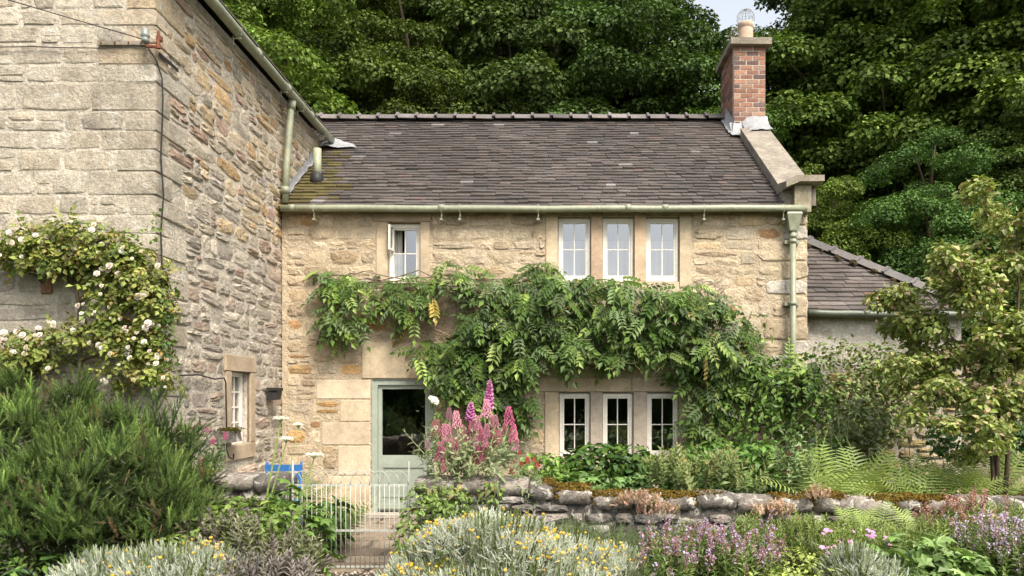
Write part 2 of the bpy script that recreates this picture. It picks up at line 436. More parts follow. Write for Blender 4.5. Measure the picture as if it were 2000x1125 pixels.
# quoins at the corner
z = -.2; k = 0
qz = []
while z < 6.2:
    h = R.uniform(.17, .30); lf, ls = ((R.uniform(.5, .72), R.uniform(.22, .34)), (R.uniform(.26, .4), R.uniform(.5, .75)))[k % 2]
    qz.append((z, z + h, lf, ls)); z += h; k += 1
fexcl = []; sexcl = []
for (a, b, lf, ls) in qz:
    g = .004
    c = pick(PAL_GREY if b < 5.2 else PAL_SIDE_TOP[:3])
    cu = ((HX - lf / 2 + .001), (HY + ls / 2 - .002), (a + b) / 2)
    v = np.array([(-.5, -.5), (.5, -.5), (.5, .5), (-.5, .5)])
    jit = .006
    vv = []
    for (zz, ins) in ((a + g, .007), (a + g + .012, 0), (b - g - .012, 0), (b - g, .007)):
        for (x, y) in v:
            vv.append((cu[0] + x * (lf - 2 * ins) + R.uniform(-jit, jit), cu[1] + y * (ls - 2 * ins) + R.uniform(-jit, jit), zz))
    f = [(3, 2, 1, 0), (12, 13, 14, 15)] + [(q * 4 + i, q * 4 + (i + 1) % 4, q * 4 + 4 + (i + 1) % 4, q * 4 + 4 + i) for q in range(3) for i in range(4)]
    t = T(np.array(vv) - np.array(cu), f)
    MB().add(t).build('corner_stone', M_stone_grey, house, M=mat4((1, 0, 0), (0, 1, 0), (0, 0, 1), cu), color=c)
    fexcl.append((HX - lf - .005, HX + 1, a, b)); sexcl.append((HY - 1, HY + ls + .005, a, b))
for (a, b, lf, ls) in qz:
  for c in courses(-8.3, HX - lf - .004, a, b, [], (b - a, b - a), (.24, .6), .22, .010):
    items.append((face_matrix('front', HY + .012, c, R.uniform(.010, .020), .008), pick(PAL_GREY), ('b', R.randrange(8))))
rb = W(92, 560, HY); items.append((face_matrix('front', HY + .012, (rb[0] - .065, rb[0] + .065, rb[2] - .08, rb[2] + .08), .034, .0), (.32, .17, .11), ('b', 2)))
wsur = (WIN[0] - .17, WIN[1] + .17, WIN[2] - .22, WIN[3] + .2)
for c in courses(HY, 6.9, -.2, 6.22, sexcl + [wsur], (.11, .23), (.20, .60), .24, .006):
    zc = (c[2] + c[3]) / 2; yc = (c[0] + c[1]) / 2
    top = (zc - 2.9 + .25 * yc + R.gauss(0, .5)) > .6
    items.append((face_matrix('side', HX - .02, c, R.uniform(.012, .032), .045), pick(PAL_SIDE_TOP if top else PAL_SIDE_LOW), ('s', R.randrange(14))))
TEMPS = {('s', i): t for i, t in enumerate(STONES)}; TEMPS.update({('b', i): t for i, t in enumerate(BLOCKS)})
pieces(house, 'stone', M_stone_grey, items, TEMPS, 300, vis=lambda M: 1 if (M[0, 3] < HX + .1 and M[1, 3] < 2.6) else 1e-4)
# window surround, window and curtain
c4 = (.40, .31, .215)
for nm, cell in (('lintel', (WIN[0] - .17, WIN[1] + .17, WIN[3], WIN[3] + .2)), ('sill', (WIN[0] - .15, WIN[1] + .15, WIN[2] - .2, WIN[2] - .01)),
                 ('jamb', (WIN[0] - .14, WIN[0], WIN[2] - .008, WIN[3] - .004)), ('jamb', (WIN[1], WIN[1] + .14, WIN[2] - .008, WIN[3] - .004))):
    MB().add(ASHLAR).build(nm, M_dressed, house, M=face_matrix('side', HX - .02, cell, .035 if nm != 'jamb' else .03, 0), color=pick([c4]))
window(house, WIN[0] + .015, WIN[1] - .015, WIN[2], WIN[3] - .01, HX - .10, 'side', 3, 4, .035, .022, .02)
curtain(WIN[0], WIN[0] + .26, WIN[2], WIN[3], HX - .26, 'grey white curtain on the left side inside the small side window', 'side', 4)
curtain(WIN[1] - .24, WIN[1], WIN[2], WIN[3], HX - .26, 'grey white curtain on the right side inside the small side window', 'side', 4)
# roof with its eave, gutter along the side wall, downpipe
mb = MB(); sl = .785
for s in (1, -1):
    e = -8.27 + s * 4.36
    mb.raw([(e, HY - .12, 6.38), (-8.27, HY - .12, 6.38 + 4.36 * sl), (-8.27, 7.5, 6.38 + 4.36 * sl), (e, 7.5 if s < 0 else 2.05, 6.38), (e, HY - .12, 6.43), (-8.27, HY - .12, 6.43 + 4.36 * sl), (-8.27, 7.5, 6.43 + 4.36 * sl), (e, 7.5 if s < 0 else 2.05, 6.43)], BOXF)
hroof = mb.build('roof', M_tile, house, color=(.12, .10, .09))
tl = MB()
for i in range(30):                         # eave courses of the tall roof
    for j in range(40):
        y0 = HY - .12 + j * .14; 
        if y0 > 1.98: continue
        x = -3.90 - i * .145; zc = 6.455 + (-3.91 - x) * sl
        tl.raw([(x, y0, zc), (x, y0 + .135, zc), (x - .16, y0 + .135, zc + .12), (x - .16, y0, zc + .12), (x, y0, zc + .02), (x, y0 + .135, zc + .02), (x - .16, y0 + .135, zc + .135), (x - .16, y0, zc + .135)], BOXF, pick([(.12, .10, .095)]))
tl.build('roof_tiles', M_tile, hroof, kind='stuff')
def gutter(parent, p0, p1, r, name='gutter', color=(1, 1, 1), joints=(), material=None):
    p0, p1 = np.array(p0), np.array(p1)
    n_ = 14; ph = R.uniform(0, 6)
    g = tube([p0 + (p1 - p0) * i / n_ + np.array((0, 0, -.012 * math.sin(math.pi * i / n_) + .004 * math.sin(i * 1.9 + ph))) for i in range(n_ + 1)], r, name, material or M_green, parent, 14, color)
    d = (p1 - p0) / np.linalg.norm(p1 - p0)
    for k in joints:
        q = p0 + (p1 - p0) * k
        tube([q - d * .045, q + d * .045], r * 1.09, 'joint_collar', material or M_green, g, 14, color)
    return g
gx = HX + .17
g1 = gutter(house, (gx, HY - .2, 6.30), (gx, 1.93, 6.30), .062, joints=(.42, .615, .80))
for y in (-1.95, -.35, .35, 1.45):
    b = MB(); b.tube([(HX - .03, y, 6.2), (gx + .05, y, 6.2)], .009, 5); b.tube([(gx - .05, y, 6.24), (gx - .05, y, 6.12)], .008, 5); b.tube([(gx, y, 6.37), (gx + .065, y, 6.31), (gx + .05, y, 6.24), (gx, y, 6.22)], .006, 5)
    b.build('bracket', M_green, g1)
dp = tube([(gx - .02, .02, 6.26), (gx - .04, .02, 6.05), (gx - .075, -.05, 5.2), (gx - .085, -.08, 4.66)], .05, 'downpipe', M_green, house, 12)
tube([(gx - .022, .02, 6.22), (gx - .03, .02, 6.1)], .062, 'pipe_collar', M_green, dp, 12)
tube([(gx - .085, -.075, 4.9), (gx - .085, -.075, 4.8)], .064, 'pipe_collar', M_green, dp, 12)
MB().box((HX - .02, -.10, 4.83), (gx - .13, -.05, 4.86)).build('pipe_bracket', M_green, dp)
# insulator bracket with its wires on the corner
ins = thing('insulator_bracket', 'rusty iron bracket with grey insulator and wires at the house corner', 'bracket', W(285, 80, HY))
st = MB(); st.box((-4.62, HY - .035, 5.36), (-4.12, HY - .02, 5.40)); 
st.build('strap', M_cap, ins)
MB().box((HX + .02, HY + .02, 5.27), (HX + .028, HY + .40, 5.31)).build('strap', M_iron, ins)
for x in (-4.58, -4.44, -4.30, -4.17): MB().tube([(x, HY - .02, 5.38), (x, HY - .045, 5.38)], .009, 6).build('bolt', M_rust, ins)
px_, py_, pz_ = W(284, 70, HY - .12)
prof = [(.0, .035), (.035, .038), (.05, .03), (.06, .04), (.085, .042), (.10, .034), (.13, .036), (.145, .02)]
MB().tube([(px_, py_, pz_ - .07 + h) for h, r in prof], [r for h, r in prof], 10).build('insulator', mat('grey_porcelain', (.20, .22, .20), .3, .5, ((20, .15),)), ins, smooth=True)
MB().tube([(px_ + .1, HY - .06, pz_ - .1), (px_ + .1, HY - .06, pz_ + .08)], [.022, .012], 7).tube([(px_, py_, pz_ - .1), (px_ + .1, HY - .05, pz_ - .08)], .018, 6).box((px_ + .08, HY - .07, pz_ - .02), (px_ + .125, HY - .02, pz_ + .03)).build('rusty_arm', M_rust, ins)
def sag(p0, p1, s, n=16):
    p0, p1 = np.array(p0), np.array(p1)
    return [tuple(p0 + (p1 - p0) * t - np.array((0, 0, s * 4 * t * (1 - t)))) for t in np.linspace(0, 1, n)]
a = W(281, 77, HY - .12); b = W(45, 0, HY - .6)
e = tuple(np.array(a) + (np.array(b) - np.array(a)) * 9)
tube(sag(a, e, .10, 24), .005, 'overhead_wire', M_black, None, 5, label='thin black wire slanting down to the insulator at upper left', cat='wire')
tube([W(-120, 94, HY - .03), W(60, 91, HY - .03), W(120, 93, HY - .03), W(200, 94, HY - .03), W(288, 90, HY - .05)], .005, 'wall_wire', M_black, None, 5, label='thin black wire running level across the grey front wall', cat='wire')
cx = HX + .035; cy = HY + .05
pts = [W(290, 95, HY - .06), (cx - .02, cy - .06, 5.20), (cx, cy, 5.05)] + [(cx + .012 * math.sin(i * 1.3), cy + .01 * math.cos(i * 2.1), 5.05 - i * .2) for i in range(1, 16)]
tube(pts, .008, 'corner_cable', M_black, None, 6, label='black cable hanging down the corner of the stone house', cat='cable')
tube([(HX + .04, -3.1, 2.0), (HX + .05, -2.7, 2.02), (HX + .05, -2.3, 1.98), (HX + .05, -2.05, 2.0), (HX + .045, -1.99, 1.95), (HX + .045, -1.97, 1.5), (HX + .045, -1.97, 1.12), (HX + .07, -1.95, 1.02), (HX + .08, -1.85, .99), (HX + .06, -1.8, 1.05)], .009, 'window_cable', M_black, None, 6, label='black cable looping beside the small side window', cat='cable')
lb = MB(); lb.box((HX + .02, -.62, 1.72), (HX + .16, -.44, 1.86), jit=.01); lb.box((HX + .02, -.64, 1.86), (HX + .18, -.42, 1.90))
lb.build('wall_bracket_box', M_iron, None, label='small dark box fixed to the rubble wall near the corner', cat='box')
# ------------------------------------------------------------------ the cottage
CX0, CX1 = -4.035, 3.86
cot = thing('cottage', 'tan sandstone cottage with dark tiled roof, brick chimney and sage green door', 'house', (0, 0, 0))
def wp(px, py): return ((px - 1075) / 130, CZ + (775 - py) / 130)
def rect(p0, q0, p1, q1):
    a = wp(p0, q0); b = wp(p1, q1); return (a[0], b[0], b[1], a[1])
UW = [rect(757, 433, 821, 552)] + [rect(p, 423, q, 550) for p, q in ((1090, 1154), (1177, 1239), (1262, 1327))]
LW = [rect(p, 766, q, 893) for p, q in ((1092, 1153), (1177, 1237), (1264, 1326))]
DOOR = (-2.69, -1.75, 0.0, 2.04)
mb = MB()
wall_holes(mb, 'front', .005, .445, CX0, CX1, -.2, 4.56, UW + LW + [DOOR])
mb.build('wall', M_mortar_tan, cot)
mb = MB()                                    # gable, back and inner walls
PIT = .752; EZ, EY = 4.58, -.15; RY = 3.25; RZ = EZ + PIT * (RY - EY)
for x in (CX1, CX1 - .4):
    mb.raw([(x, .03, -.2), (x, 6.5, -.2), (x, 6.5, 4.5), (x, RY, RZ - .05), (x, .03, 4.72)], [(0, 1, 2, 3, 4)])
mb.raw([(CX0, 6.5, -.2), (CX1, 6.5, -.2), (CX1, 6.5, 4.6), (CX0, 6.5, 4.6)], [(0, 1, 2, 3)])
mb.build('gable_wall', M_mortar_tan, cot)
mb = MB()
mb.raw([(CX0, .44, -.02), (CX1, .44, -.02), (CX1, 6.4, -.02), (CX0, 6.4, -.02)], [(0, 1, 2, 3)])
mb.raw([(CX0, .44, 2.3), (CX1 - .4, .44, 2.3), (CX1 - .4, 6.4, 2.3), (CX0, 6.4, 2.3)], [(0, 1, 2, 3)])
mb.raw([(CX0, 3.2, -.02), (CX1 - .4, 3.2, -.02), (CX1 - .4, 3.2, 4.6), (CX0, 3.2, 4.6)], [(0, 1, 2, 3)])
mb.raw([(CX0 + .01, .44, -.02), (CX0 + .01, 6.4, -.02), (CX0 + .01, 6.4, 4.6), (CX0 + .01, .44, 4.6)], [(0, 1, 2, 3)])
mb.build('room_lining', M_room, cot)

PAL_TAN = [(.47, .375, .255), (.49, .40, .28), (.45, .36, .245), (.50, .415, .30), (.46, .365, .25), (.43, .355, .255), (.46, .345, .215), (.39, .30, .20)]
PAL_ORANGE = [(.40, .25, .11), (.37, .22, .11), (.42, .28, .14)]
dressed = []                                  # (name, rect)
lt = rect(728, 417, 842, 433); dressed.append(('lintel', lt))
dressed += [('jamb', rect(735, 434, 757, 562)), ('jamb', rect(821, 434, 840, 562)), ('sill', rect(750, 553, 828, 572))]
dressed += [('jamb', rect(1066, 416, 1090, 562)), ('mullion', rect(1154, 416, 1177, 551)), ('mullion', rect(1239, 416, 1262, 551)), ('jamb', rect(1327, 416, 1351, 562)), ('sill', rect(1091, 551, 1326, 574))]
dressed += [('lintel', rect(1040, 738, 1232, 765)), ('lintel', rect(1234, 738, 1352, 765)), ('jamb', rect(1064, 766, 1092, 905)), ('mullion', rect(1153, 766, 1177, 893)), ('mullion', rect(1237, 766, 1264, 893)), ('jamb', rect(1326, 766, 1350, 905)), ('sill', rect(1085, 894, 1335, 915))]
dressed += [('lintel', rect(706, 668, 880, 739.6)), ('ashlar_block', rect(617, 742, 723, 779)), ('ashlar_block', rect(664, 781, 723, 823)), ('ashlar_block', rect(628, 825, 723, 869)), ('ashlar_block', rect(660, 871, 723, 928)), ('ashlar_block', rect(640, 930, 723, 1008)),
            ('ashlar_block', rect(851, 742, 905, 800)), ('ashlar_block', rect(851, 802, 950, 862)), ('ashlar_block', rect(851, 864, 900, 930)), ('ashlar_block', rect(851, 932, 945, 1008))]
sv = []
z = -.15; k = 0                               # corner stones on the right
while z < 4.45:
    h = R.uniform(.2, .36); h = min(h, 4.49 - z); w = (R.uniform(.3, .42), R.uniform(.55, .8))[k % 2]
    sv.append((CX1 - w, CX1 + .012, z, z + h)); z += h; k += 1
excl = [r for _, r in dressed] + UW + LW + [DOOR] + sv
for nm, r in dressed:
    g = .004
    cell = (r[0] + g, r[1] - g, r[2] + g * .7, r[3] - g * .7)
    base = (.47, .37, .25) if nm in ('jamb', 'mullion', 'lintel') else (.50, .395, .27)
    if nm == 'mullion': base = (.41, .29, .19) if r[2] > 2.5 else (.37, .31, .245)
    MB().add(ASHLAR).build(nm, M_dressed, cot, M=face_matrix('front', .012, cell, (.016 if nm == 'ashlar_block' else .026) if nm != 'sill' else .06, .0), color=pick([base, tuple(np.array(base) * (.93, .95, 1.0)), tuple(np.array(base) * (1.03, 1.05, 1.06))]))
for r in sv:
    MB().add(BLOCKS[R.randrange(8)]).build('corner_stone', M_stone_tan, cot, M=face_matrix('front', .01, (r[0] + .008, r[1], r[2] + .006, r[3] - .006), .028, .0), color=pick([(.45, .36, .25), (.43, .34, .23), (.52, .47, .40)]))
items = []
for c in courses(CX0 + .06, CX1 - .02, -.15, 4.545, excl, (.13, .25), (.22, .55), .16, .013):
    x, z = (c[0] + c[1]) / 2, (c[2] + c[3]) / 2
    pal = PAL_ORANGE if R.random() < (.10 if (x < -2.6 and z < 3.4) else .02) else PAL_TAN
    items.append((face_matrix('front', .012, c, R.uniform(.012, .030), .012), pick(pal), ('s', R.randrange(14)) if R.random() < .75 else ('b', R.randrange(8))))
pieces(cot, 'stone', M_stone_tan, items, TEMPS, 300)
# gable side stones
items = []
for c in courses(.05, 6.4, 2.0, 4.6, [], (.16, .28), (.3, .6), .1, .012):
    M = face_matrix('side', CX1 - .01, c, .025, .01); items.append((M, pick(PAL_TAN), ('b', R.randrange(8))))
pieces(cot, 'gable_stone', M_stone_tan, items, TEMPS, 0, rest='gable_stones')
# windows
for i, r in enumerate(UW):
    g = .012
    if i == 0:
        w = window(cot, r[0] + g, r[1] - g, r[2] + g, r[3] - .01, .075, missing=((0, 1),), head=.03, label='casement window with its small top pane swung open')
        hx = r[0] + .075; hz0 = (r[2] + r[3]) / 2 + .02; hz1 = r[3] - .06   # the opened casement pane, swung out to the left
        sv_ = MB(); a = np.array((hx, .06)); dd = np.array((-.03, -.17))
        def seg(t0, t1, z0, z1, m):
            p, q = a + dd * t0, a + dd * t1; nn = np.array((dd[1], -dd[0])); nn = nn / np.linalg.norm(nn) * .014
            m.raw([(p[0] - nn[0], p[1] - nn[1], z0), (q[0] - nn[0], q[1] - nn[1], z0), (q[0] + nn[0], q[1] + nn[1], z0), (p[0] + nn[0], p[1] + nn[1], z0), (p[0] - nn[0], p[1] - nn[1], z1), (q[0] - nn[0], q[1] - nn[1], z1), (q[0] + nn[0], q[1] + nn[1], z1), (p[0] + nn[0], p[1] + nn[1], z1)], BOXF)
        for t in ((0, .16, hz0, hz1), (.84, 1, hz0, hz1), (.16, .84, hz0, hz0 + .03), (.16, .84, hz1 - .03, hz1)): seg(*t, sv_)
        os_ = sv_.build('open_casement', M_white, w)
        p, q = a + dd * .16, a + dd * .84
        MB().raw([(p[0], p[1], hz0 + .03), (q[0], q[1], hz0 + .03), (q[0], q[1], hz1 - .03), (p[0], p[1], hz1 - .03)], [(0, 1, 2, 3)]).build('pane', M_glass, os_)
    else:
        window(cot, r[0] + g * .6, r[1] - g * .6, r[2] + g, r[3] - .005, .055, head=.016)
for i, r in enumerate(LW):
    window(cot, r[0] + .008, r[1] - .008, r[2] + .008, r[3] - .008, .06, head=.018)
r = UW[0]; curtain(r[0] + .03, r[0] + .17, r[2], r[3], .26, 'pale curtain gathered at the left inside the open casement window', folds=3)
for r, nm in zip(UW[1:], ('left', 'middle', 'right')):
    curtain(r[0] - .02, r[1] + .02, r[2] - .05, r[3] - .28, .42, 'added white half curtain imitating reflected sky behind the %s window of the upper row of three' % nm, folds=4)  # added: pale cloth imitates the bright sky reflection in these panes
# door
dr = thing('front_door', 'sage green half glazed door in green frame under a stone lintel', 'door', (-2.22, .05, 0))
a, b, c, d = DOOR
m = MB(); m.box((a + .004, .03, 0), (a + .085, .14, d - .004)); m.box((b - .085, .03, 0), (b - .004, .14, d - .004)); m.box((a + .085, .03, d - .09), (b - .085, .14, d - .004))
m.build('door_frame', M_door, dr)
m = MB(); m.box((a + .004, .018, 0), (a + .022, .03, d - .004)); m.box((b - .022, .018, 0), (b - .004, .03, d - .004)); m.box((a + .022, .018, d - .022), (b - .022, .03, d - .004)); m.build('frame_moulding', M_door, dr)
x0, x1 = a + .088, b - .088; zt = d - .093; z0 = .05
gl0 = CZ + (775 - 890) / 130; 
m = MB(); y0, y1 = .075, .12
for q in ((x0, x0 + .055, z0, zt), (x1 - .055, x1, z0, zt), (x0 + .055, x1 - .055, zt - .06, zt), (x0 + .055, x1 - .055, gl0 - .16, gl0), (x0 + .055, x1 - .055, z0, z0 + .2)):
    m.box((q[0], y0, q[2]), (q[1], y1, q[3]))
leaf = m.build('door_leaf', M_door, dr)
MB().box((x0 + .055, .088, z0 + .2), (x1 - .055, .115, gl0 - .16)).build('lower_panel', M_door, leaf)
m = MB()
for q in ((x0 + .057, x1 - .057, gl0 - .185, gl0 - .162), (x0 + .057, x1 - .057, z0 + .202, z0 + .232), (x0 + .057, x0 + .075, z0 + .232, gl0 - .185), (x1 - .075, x1 - .057, z0 + .232, gl0 - .185)):
    m.box((q[0], .066, q[2]), (q[1], .086, q[3]))
m.build('panel_moulding', M_door, leaf)
MB().box((x0 - .01, .05, z0 + .03), (x1 + .01, .073, z0 + .10)).build('weather_bar', M_door, leaf)
MB().raw([(x0 + .055, .10, gl0), (x1 - .055, .10, gl0), (x1 - .055, .10, zt - .06), (x0 + .055, .10, zt - .06)], [(0, 1, 2, 3)]).build('glass_pane', M_glass, leaf)
MB().tube([(x1 - .03, .07, 1.0), (x1 - .03, .03, 1.0), (x1 - .1, .025, 1.0)], .012, 7).build('door_handle', M_iron, leaf)
st = MB(); st.box((a - .06, -.24, -.03), (b + .06, .09, .03), (.42, .37, .31), .008)
st.build('door_step', M_flag, None, label='worn stone doorstep below the green door', cat='step')

# ------------------------------------------------------------------ roof tiles
TILE = T([(-.5, 0, -.5), (.5, 0, -.5), (.5, 1, -.5), (-.5, 1, -.5), (-.5, 0, .5), (.5, 0, .5), (.5, 1, .5), (-.5, 1, .5)], BOXF)
TILES = {}
for i in range(6):
    t = T(TILE.v.copy(), BOXF); t.v[:, 0] += G.uniform(-.03, .03, 8); t.v[:2, 1] += G.uniform(-.015, .015, 2); t.v[4:6, 1] = t.v[:2, 1]; t.v[4:6, 2] += G.uniform(-.12, .12, 2); TILES[i] = t
PAL_TILE = [(.070, .058, .051), (.076, .063, .056), (.063, .053, .047), (.073, .058, .049), (.082, .070, .061), (.066, .056, .051)]
def tile_roof(parent, x0f, x1f, y0, z0, pitch, nrow, expo, wr, colf, limit=300, dy=1.0):
    th = math.atan(pitch); c, s = math.cos(th), math.sin(th); items = []
    for i in range(nrow):
        d = i * expo
        y = y0 + d * c; z = z0 + d * s
        a, b = x0f(y), x1f(y)
        x = a - R.uniform(0, wr[0])
        while x < b:
            w = R.uniform(*wr); xa, xb = max(x, a), min(x + w, b); x += w
            if xb - xa < .03: continue
            xm = (xa + xb) / 2
            wob = .012 * math.sin(xm * 2.1 + i * .9) + .010 * math.sin(xm * 5.3 + i * 2.1) + R.gauss(0, .0025)
            tl = th - .16 + R.gauss(0, .007); ct, st = math.cos(tl), math.sin(tl); ro = R.gauss(0, .006)
            X = np.array((math.cos(ro), 0, math.sin(ro))); Y = np.array((0, ct, st)); Z = np.cross(X, Y)
            th_ = R.uniform(.038, .046)
            p = np.array((xm, y - .01, z + .028)) + np.array((0, -s, c)) * wob * .35 + np.array((0, c, s)) * (wob * .6)
            items.append((mat4(X * (xb - xa - .004), Y * (expo * 2.0), Z * th_, p), colf(xm, y), R.randrange(6)))
    pieces(parent, 'roof_tile', M_tile, items, TILES, limit, rest='roof_tiles_smaller')
def valley(y):
    z = EZ + PIT * (y - EY); return -4.03 if z < 6.36 else -3.9 - (z - 6.38) / .785
def tile_col(x, y):
    c = np.array(R.choice(PAL_TILE)) * math.exp(R.gauss(0, .13)) * (1 + .12 * math.sin(x * 1.7 + y)) 
    if R.random() < .007: c = np.array((.20, .185, .18)) * R.uniform(.8, 1.15)
    if R.random() < .02: c = np.array((.11, .075, .063))
    k = (-3.2 - x) + .22 * math.sin(y * 5) - max(0, y - 1.5) * 1.4
    if k > 0 and R.random() < min(.9, k * 1.5): c = np.array((.082, .066, .020)) * R.uniform(.7, 1.3)
    return tuple(c)
mb = MB()
mb.raw([(CX0, EY, EZ - .04), (CX1 - .1, EY, EZ - .04), (CX1 - .1, RY, RZ - .04), (-4.95, RY, RZ - .04), (valley(2.15), 2.15, EZ + PIT * (2.15 - EY) - .04)], [(0, 1, 2, 3, 4)])
mb.raw([(-4.95, RY, RZ - .04), (CX1, RY, RZ - .04), (CX1, 6.7, EZ - .1), (-4.95, 6.7, EZ - .1)], [(0, 1, 2, 3)])
mb.build('roof_deck', mat('dark_roof_timber', (.05, .04, .035), .9, .1), cot)
nrow = int(4.33 / .13)
tile_roof(cot, valley, lambda y: 3.50, EY, EZ - .02, PIT, nrow, .13, (.15, .27), tile_col)
# ridge tiles
def ridge_template(L, w=.17, h=.12, t=.025):
    v = []; f = []
    secs = [(0, 1.2), (.045, 1.22), (.06, 1.0), (L, .96)]
    for (x, k) in secs:
        for (yy, zz) in ((-w, -h), (-.03, 0), (.03, 0), (w, -h), (w - t, -h - .01), (0, -t * 1.3), (-w + t, -h - .01)):
            v.append((x, yy * k, zz + (k - 1) * .14))
    n = 7
    for i in range(len(secs) - 1):
        for j in range(n): f.append((i * n + j, i * n + (j + 1) % n, (i + 1) * n + (j + 1) % n, (i + 1) * n + j))
    f += [tuple(range(n)), tuple((len(secs) - 1) * n + j for j in range(n - 1, -1, -1))]
    return T(v, f)
RT = {0: ridge_template(.40, .18, .13), 1: ridge_template(.40, .175, .125)}
items = []; x = -4.85
while x < 3.35:
    ro = R.gauss(0, .02); items.append((mat4((1, 0, math.sin(ro)), (0, 1, 0), (0, 0, 1), (x, RY + R.gauss(0, .008), RZ + .125 + R.gauss(0, .006))), pick([(.13, .112, .103), (.15, .132, .125), (.115, .10, .092)]), R.randrange(2))); x += .373
pieces(cot, 'ridge_tile', M_tile, items, RT)
# coping and kneeler at the right gable
for k in range(3):
    y0, y1 = -.02 + k * .80, -.02 + (k + 1) * .80 - .008
    z0 = EZ + PIT * (y0 - EY) + .20; z1 = EZ + PIT * (y1 - EY) + .20
    m = MB(); m.raw([(3.47, y0, z0 - .24), (3.98, y0, z0 - .24), (3.98, y1, z1 - .24), (3.47, y1, z1 - .24), (3.47, y0, z0), (3.98, y0, z0 + .005), (3.98, y1, z1 + .005), (3.47, y1, z1)], BOXF)
    m.build('coping_stone', M_coping, cot)
for k in range(3, 5):
    y0, y1 = -.02 + k * .80, min(3.2, -.02 + (k + 1) * .80 - .008); z0 = EZ + PIT * (y0 - EY) + .20; z1 = EZ + PIT * (y1 - EY) + .20
    MB().raw([(3.62, y0, z0 - .24), (3.98, y0, z0 - .24), (3.98, y1, z1 - .24), (3.62, y1, z1 - .24), (3.62, y0, z0), (3.98, y0, z0 + .005), (3.98, y1, z1 + .005), (3.62, y1, z1)], BOXF).build('coping_stone', M_coping, cot)
kz = 4.985
MB().raw([(3.46, -.27, kz - .14), (4.02, -.27, kz - .05), (4.02, .2, kz - .05), (3.46, .2, kz - .14), (3.46, -.27, kz - .055), (3.62, -.27, kz + .035), (4.02, -.27, kz + .04), (4.02, .1, kz + .04), (3.46, .1, kz + .02), (3.66, -.27, kz - .055)],
         [(0, 9, 5, 4), (9, 1, 6, 5), (0, 3, 2, 1, 9), (1, 2, 7, 6), (4, 5, 6, 7, 8), (3, 0, 4, 8), (2, 3, 8, 7)]).build('kneeler', M_cap, cot)
MB().box((3.62, -.16, 4.51), (3.862, .12, 4.90), jit=.004).build('kneeler_block', M_coping, cot, color=(1.1, 1.1, .95))
# gutter, hopper, downpipe on the right
g2 = gutter(cot, (-3.97, -.2, 4.555), (3.78, -.2, 4.555), .05, joints=(.02, .305, .66, .73))
for px in (613, 862, 898, 1051, 1375, 1530):
    x = (px - 1075) * 10.8 / F
    b = MB(); b.tube([(x, -.2, 4.61), (x, -.245, 4.56), (x, -.235, 4.50), (x + .012, -.17, 4.44)], .0075, 5); b.tube([(x, -.2, 4.50), (x, -.2, 4.40)], .007, 5); b.box((x - .02, -.215, 4.375), (x + .02, -.04, 4.40))
    b.build('bracket', M_green, g2)
hxp = 3.60
hp = MB()
for (za, ra), (zb, rb) in zip(((4.50, .10), (4.47, .115), (4.44, .105), (4.235, .06)), ((4.47, .115), (4.44, .105), (4.235, .06), (4.22, .05))):
    hp.raw([(hxp + sx * r, -.14 + sy * r * .8, z) for z, r in ((za, ra), (zb, rb)) for sx, sy in ((-1, -1), (1, -1), (1, 1), (-1, 1))], [(0, 1, 5, 4), (1, 2, 6, 5), (2, 3, 7, 6), (3, 0, 4, 7)])
hp.raw([(hxp - .10, -.22, 4.50), (hxp + .10, -.22, 4.50), (hxp + .1, -.06, 4.50), (hxp - .1, -.06, 4.50)], [(0, 1, 2, 3)])
hp.build('rain_hopper', M_green, cot)
d2 = tube([(hxp, -.13, 4.23), (hxp, -.13, 2.2), (hxp, -.13, .0)], .045, 'downpipe', M_green, cot, 12)
for z in (4.18, 4.10, 3.18, 1.4):
    tube([(hxp, -.13, z), (hxp, -.13, z - .05)], .056, 'pipe_collar', M_green, d2, 12)
    if z in (4.10, 3.18, 1.4): MB().box((hxp - .11, -.10, z - .05), (hxp + .11, .02, z)).build('pipe_bracket', M_green, d2)
# vent pipe, flashings on the roof
vx, vy = -3.72, .69; vz = EZ + PIT * (vy - EY)
vp = tube([(vx, vy, vz), (vx, vy, vz + .52)], .062, 'vent_pipe', M_green, cot, 14, color=(1.35, 1.35, 1.35))
MB().tube([(vx, vy - .02, vz - .10), (vx, vy - .02, vz + .1), (vx, vy, vz + .11)], [.115, .10, .06], 10).build('pipe_boot', M_iron, vp, smooth=True)
fl = MB(); 
pr = None
for i in range(9):                             # stepped lead along the rubble wall
    y = .0 + i * .16; z = EZ + PIT * (y - EY) + .06
    fl.raw([(HX + .015, y - .02, z - .03), (HX + .02, y + .15, z + .09), (HX + .02, y + .13, z + .20 + R.uniform(-.03, .03)), (HX + .018, y - .04, z + .10 + R.uniform(-.03, .03)), (HX + .08 + R.uniform(-.03, .04), y - .02, z - .01), (HX + .08 + R.uniform(-.03, .04), y + .15, z + .125)], [(0, 1, 2, 3), (0, 4, 5, 1)])
fl.build('lead_flashing', M_lead, cot, label='white step flashing where the roof meets the rubble wall')
fl = MB(); y0 = 1.86
vv = []; nn = 7
for i in range(nn):
    for j in range(5):
        u, w = i / (nn - 1), j / 4
        x = HX + .02 + u * .62 - .1 * w * u; y = y0 - .12 + w * .42 * (1 - u * .65) + .1 * u; z = EZ + PIT * (y - EY) + .075 + .03 * math.sin(u * 9 + w * 4) * (1 - u) + .05 * (1 - u)
        vv.append((x, y, z))
fl.raw(vv, [(i * 5 + j, (i + 1) * 5 + j, (i + 1) * 5 + j + 1, i * 5 + j + 1) for i in range(nn - 1) for j in range(4)])
fl.build('lead_flashing', M_lead, cot, smooth=True, label='crumpled silver lead at the end of the upper gutter')

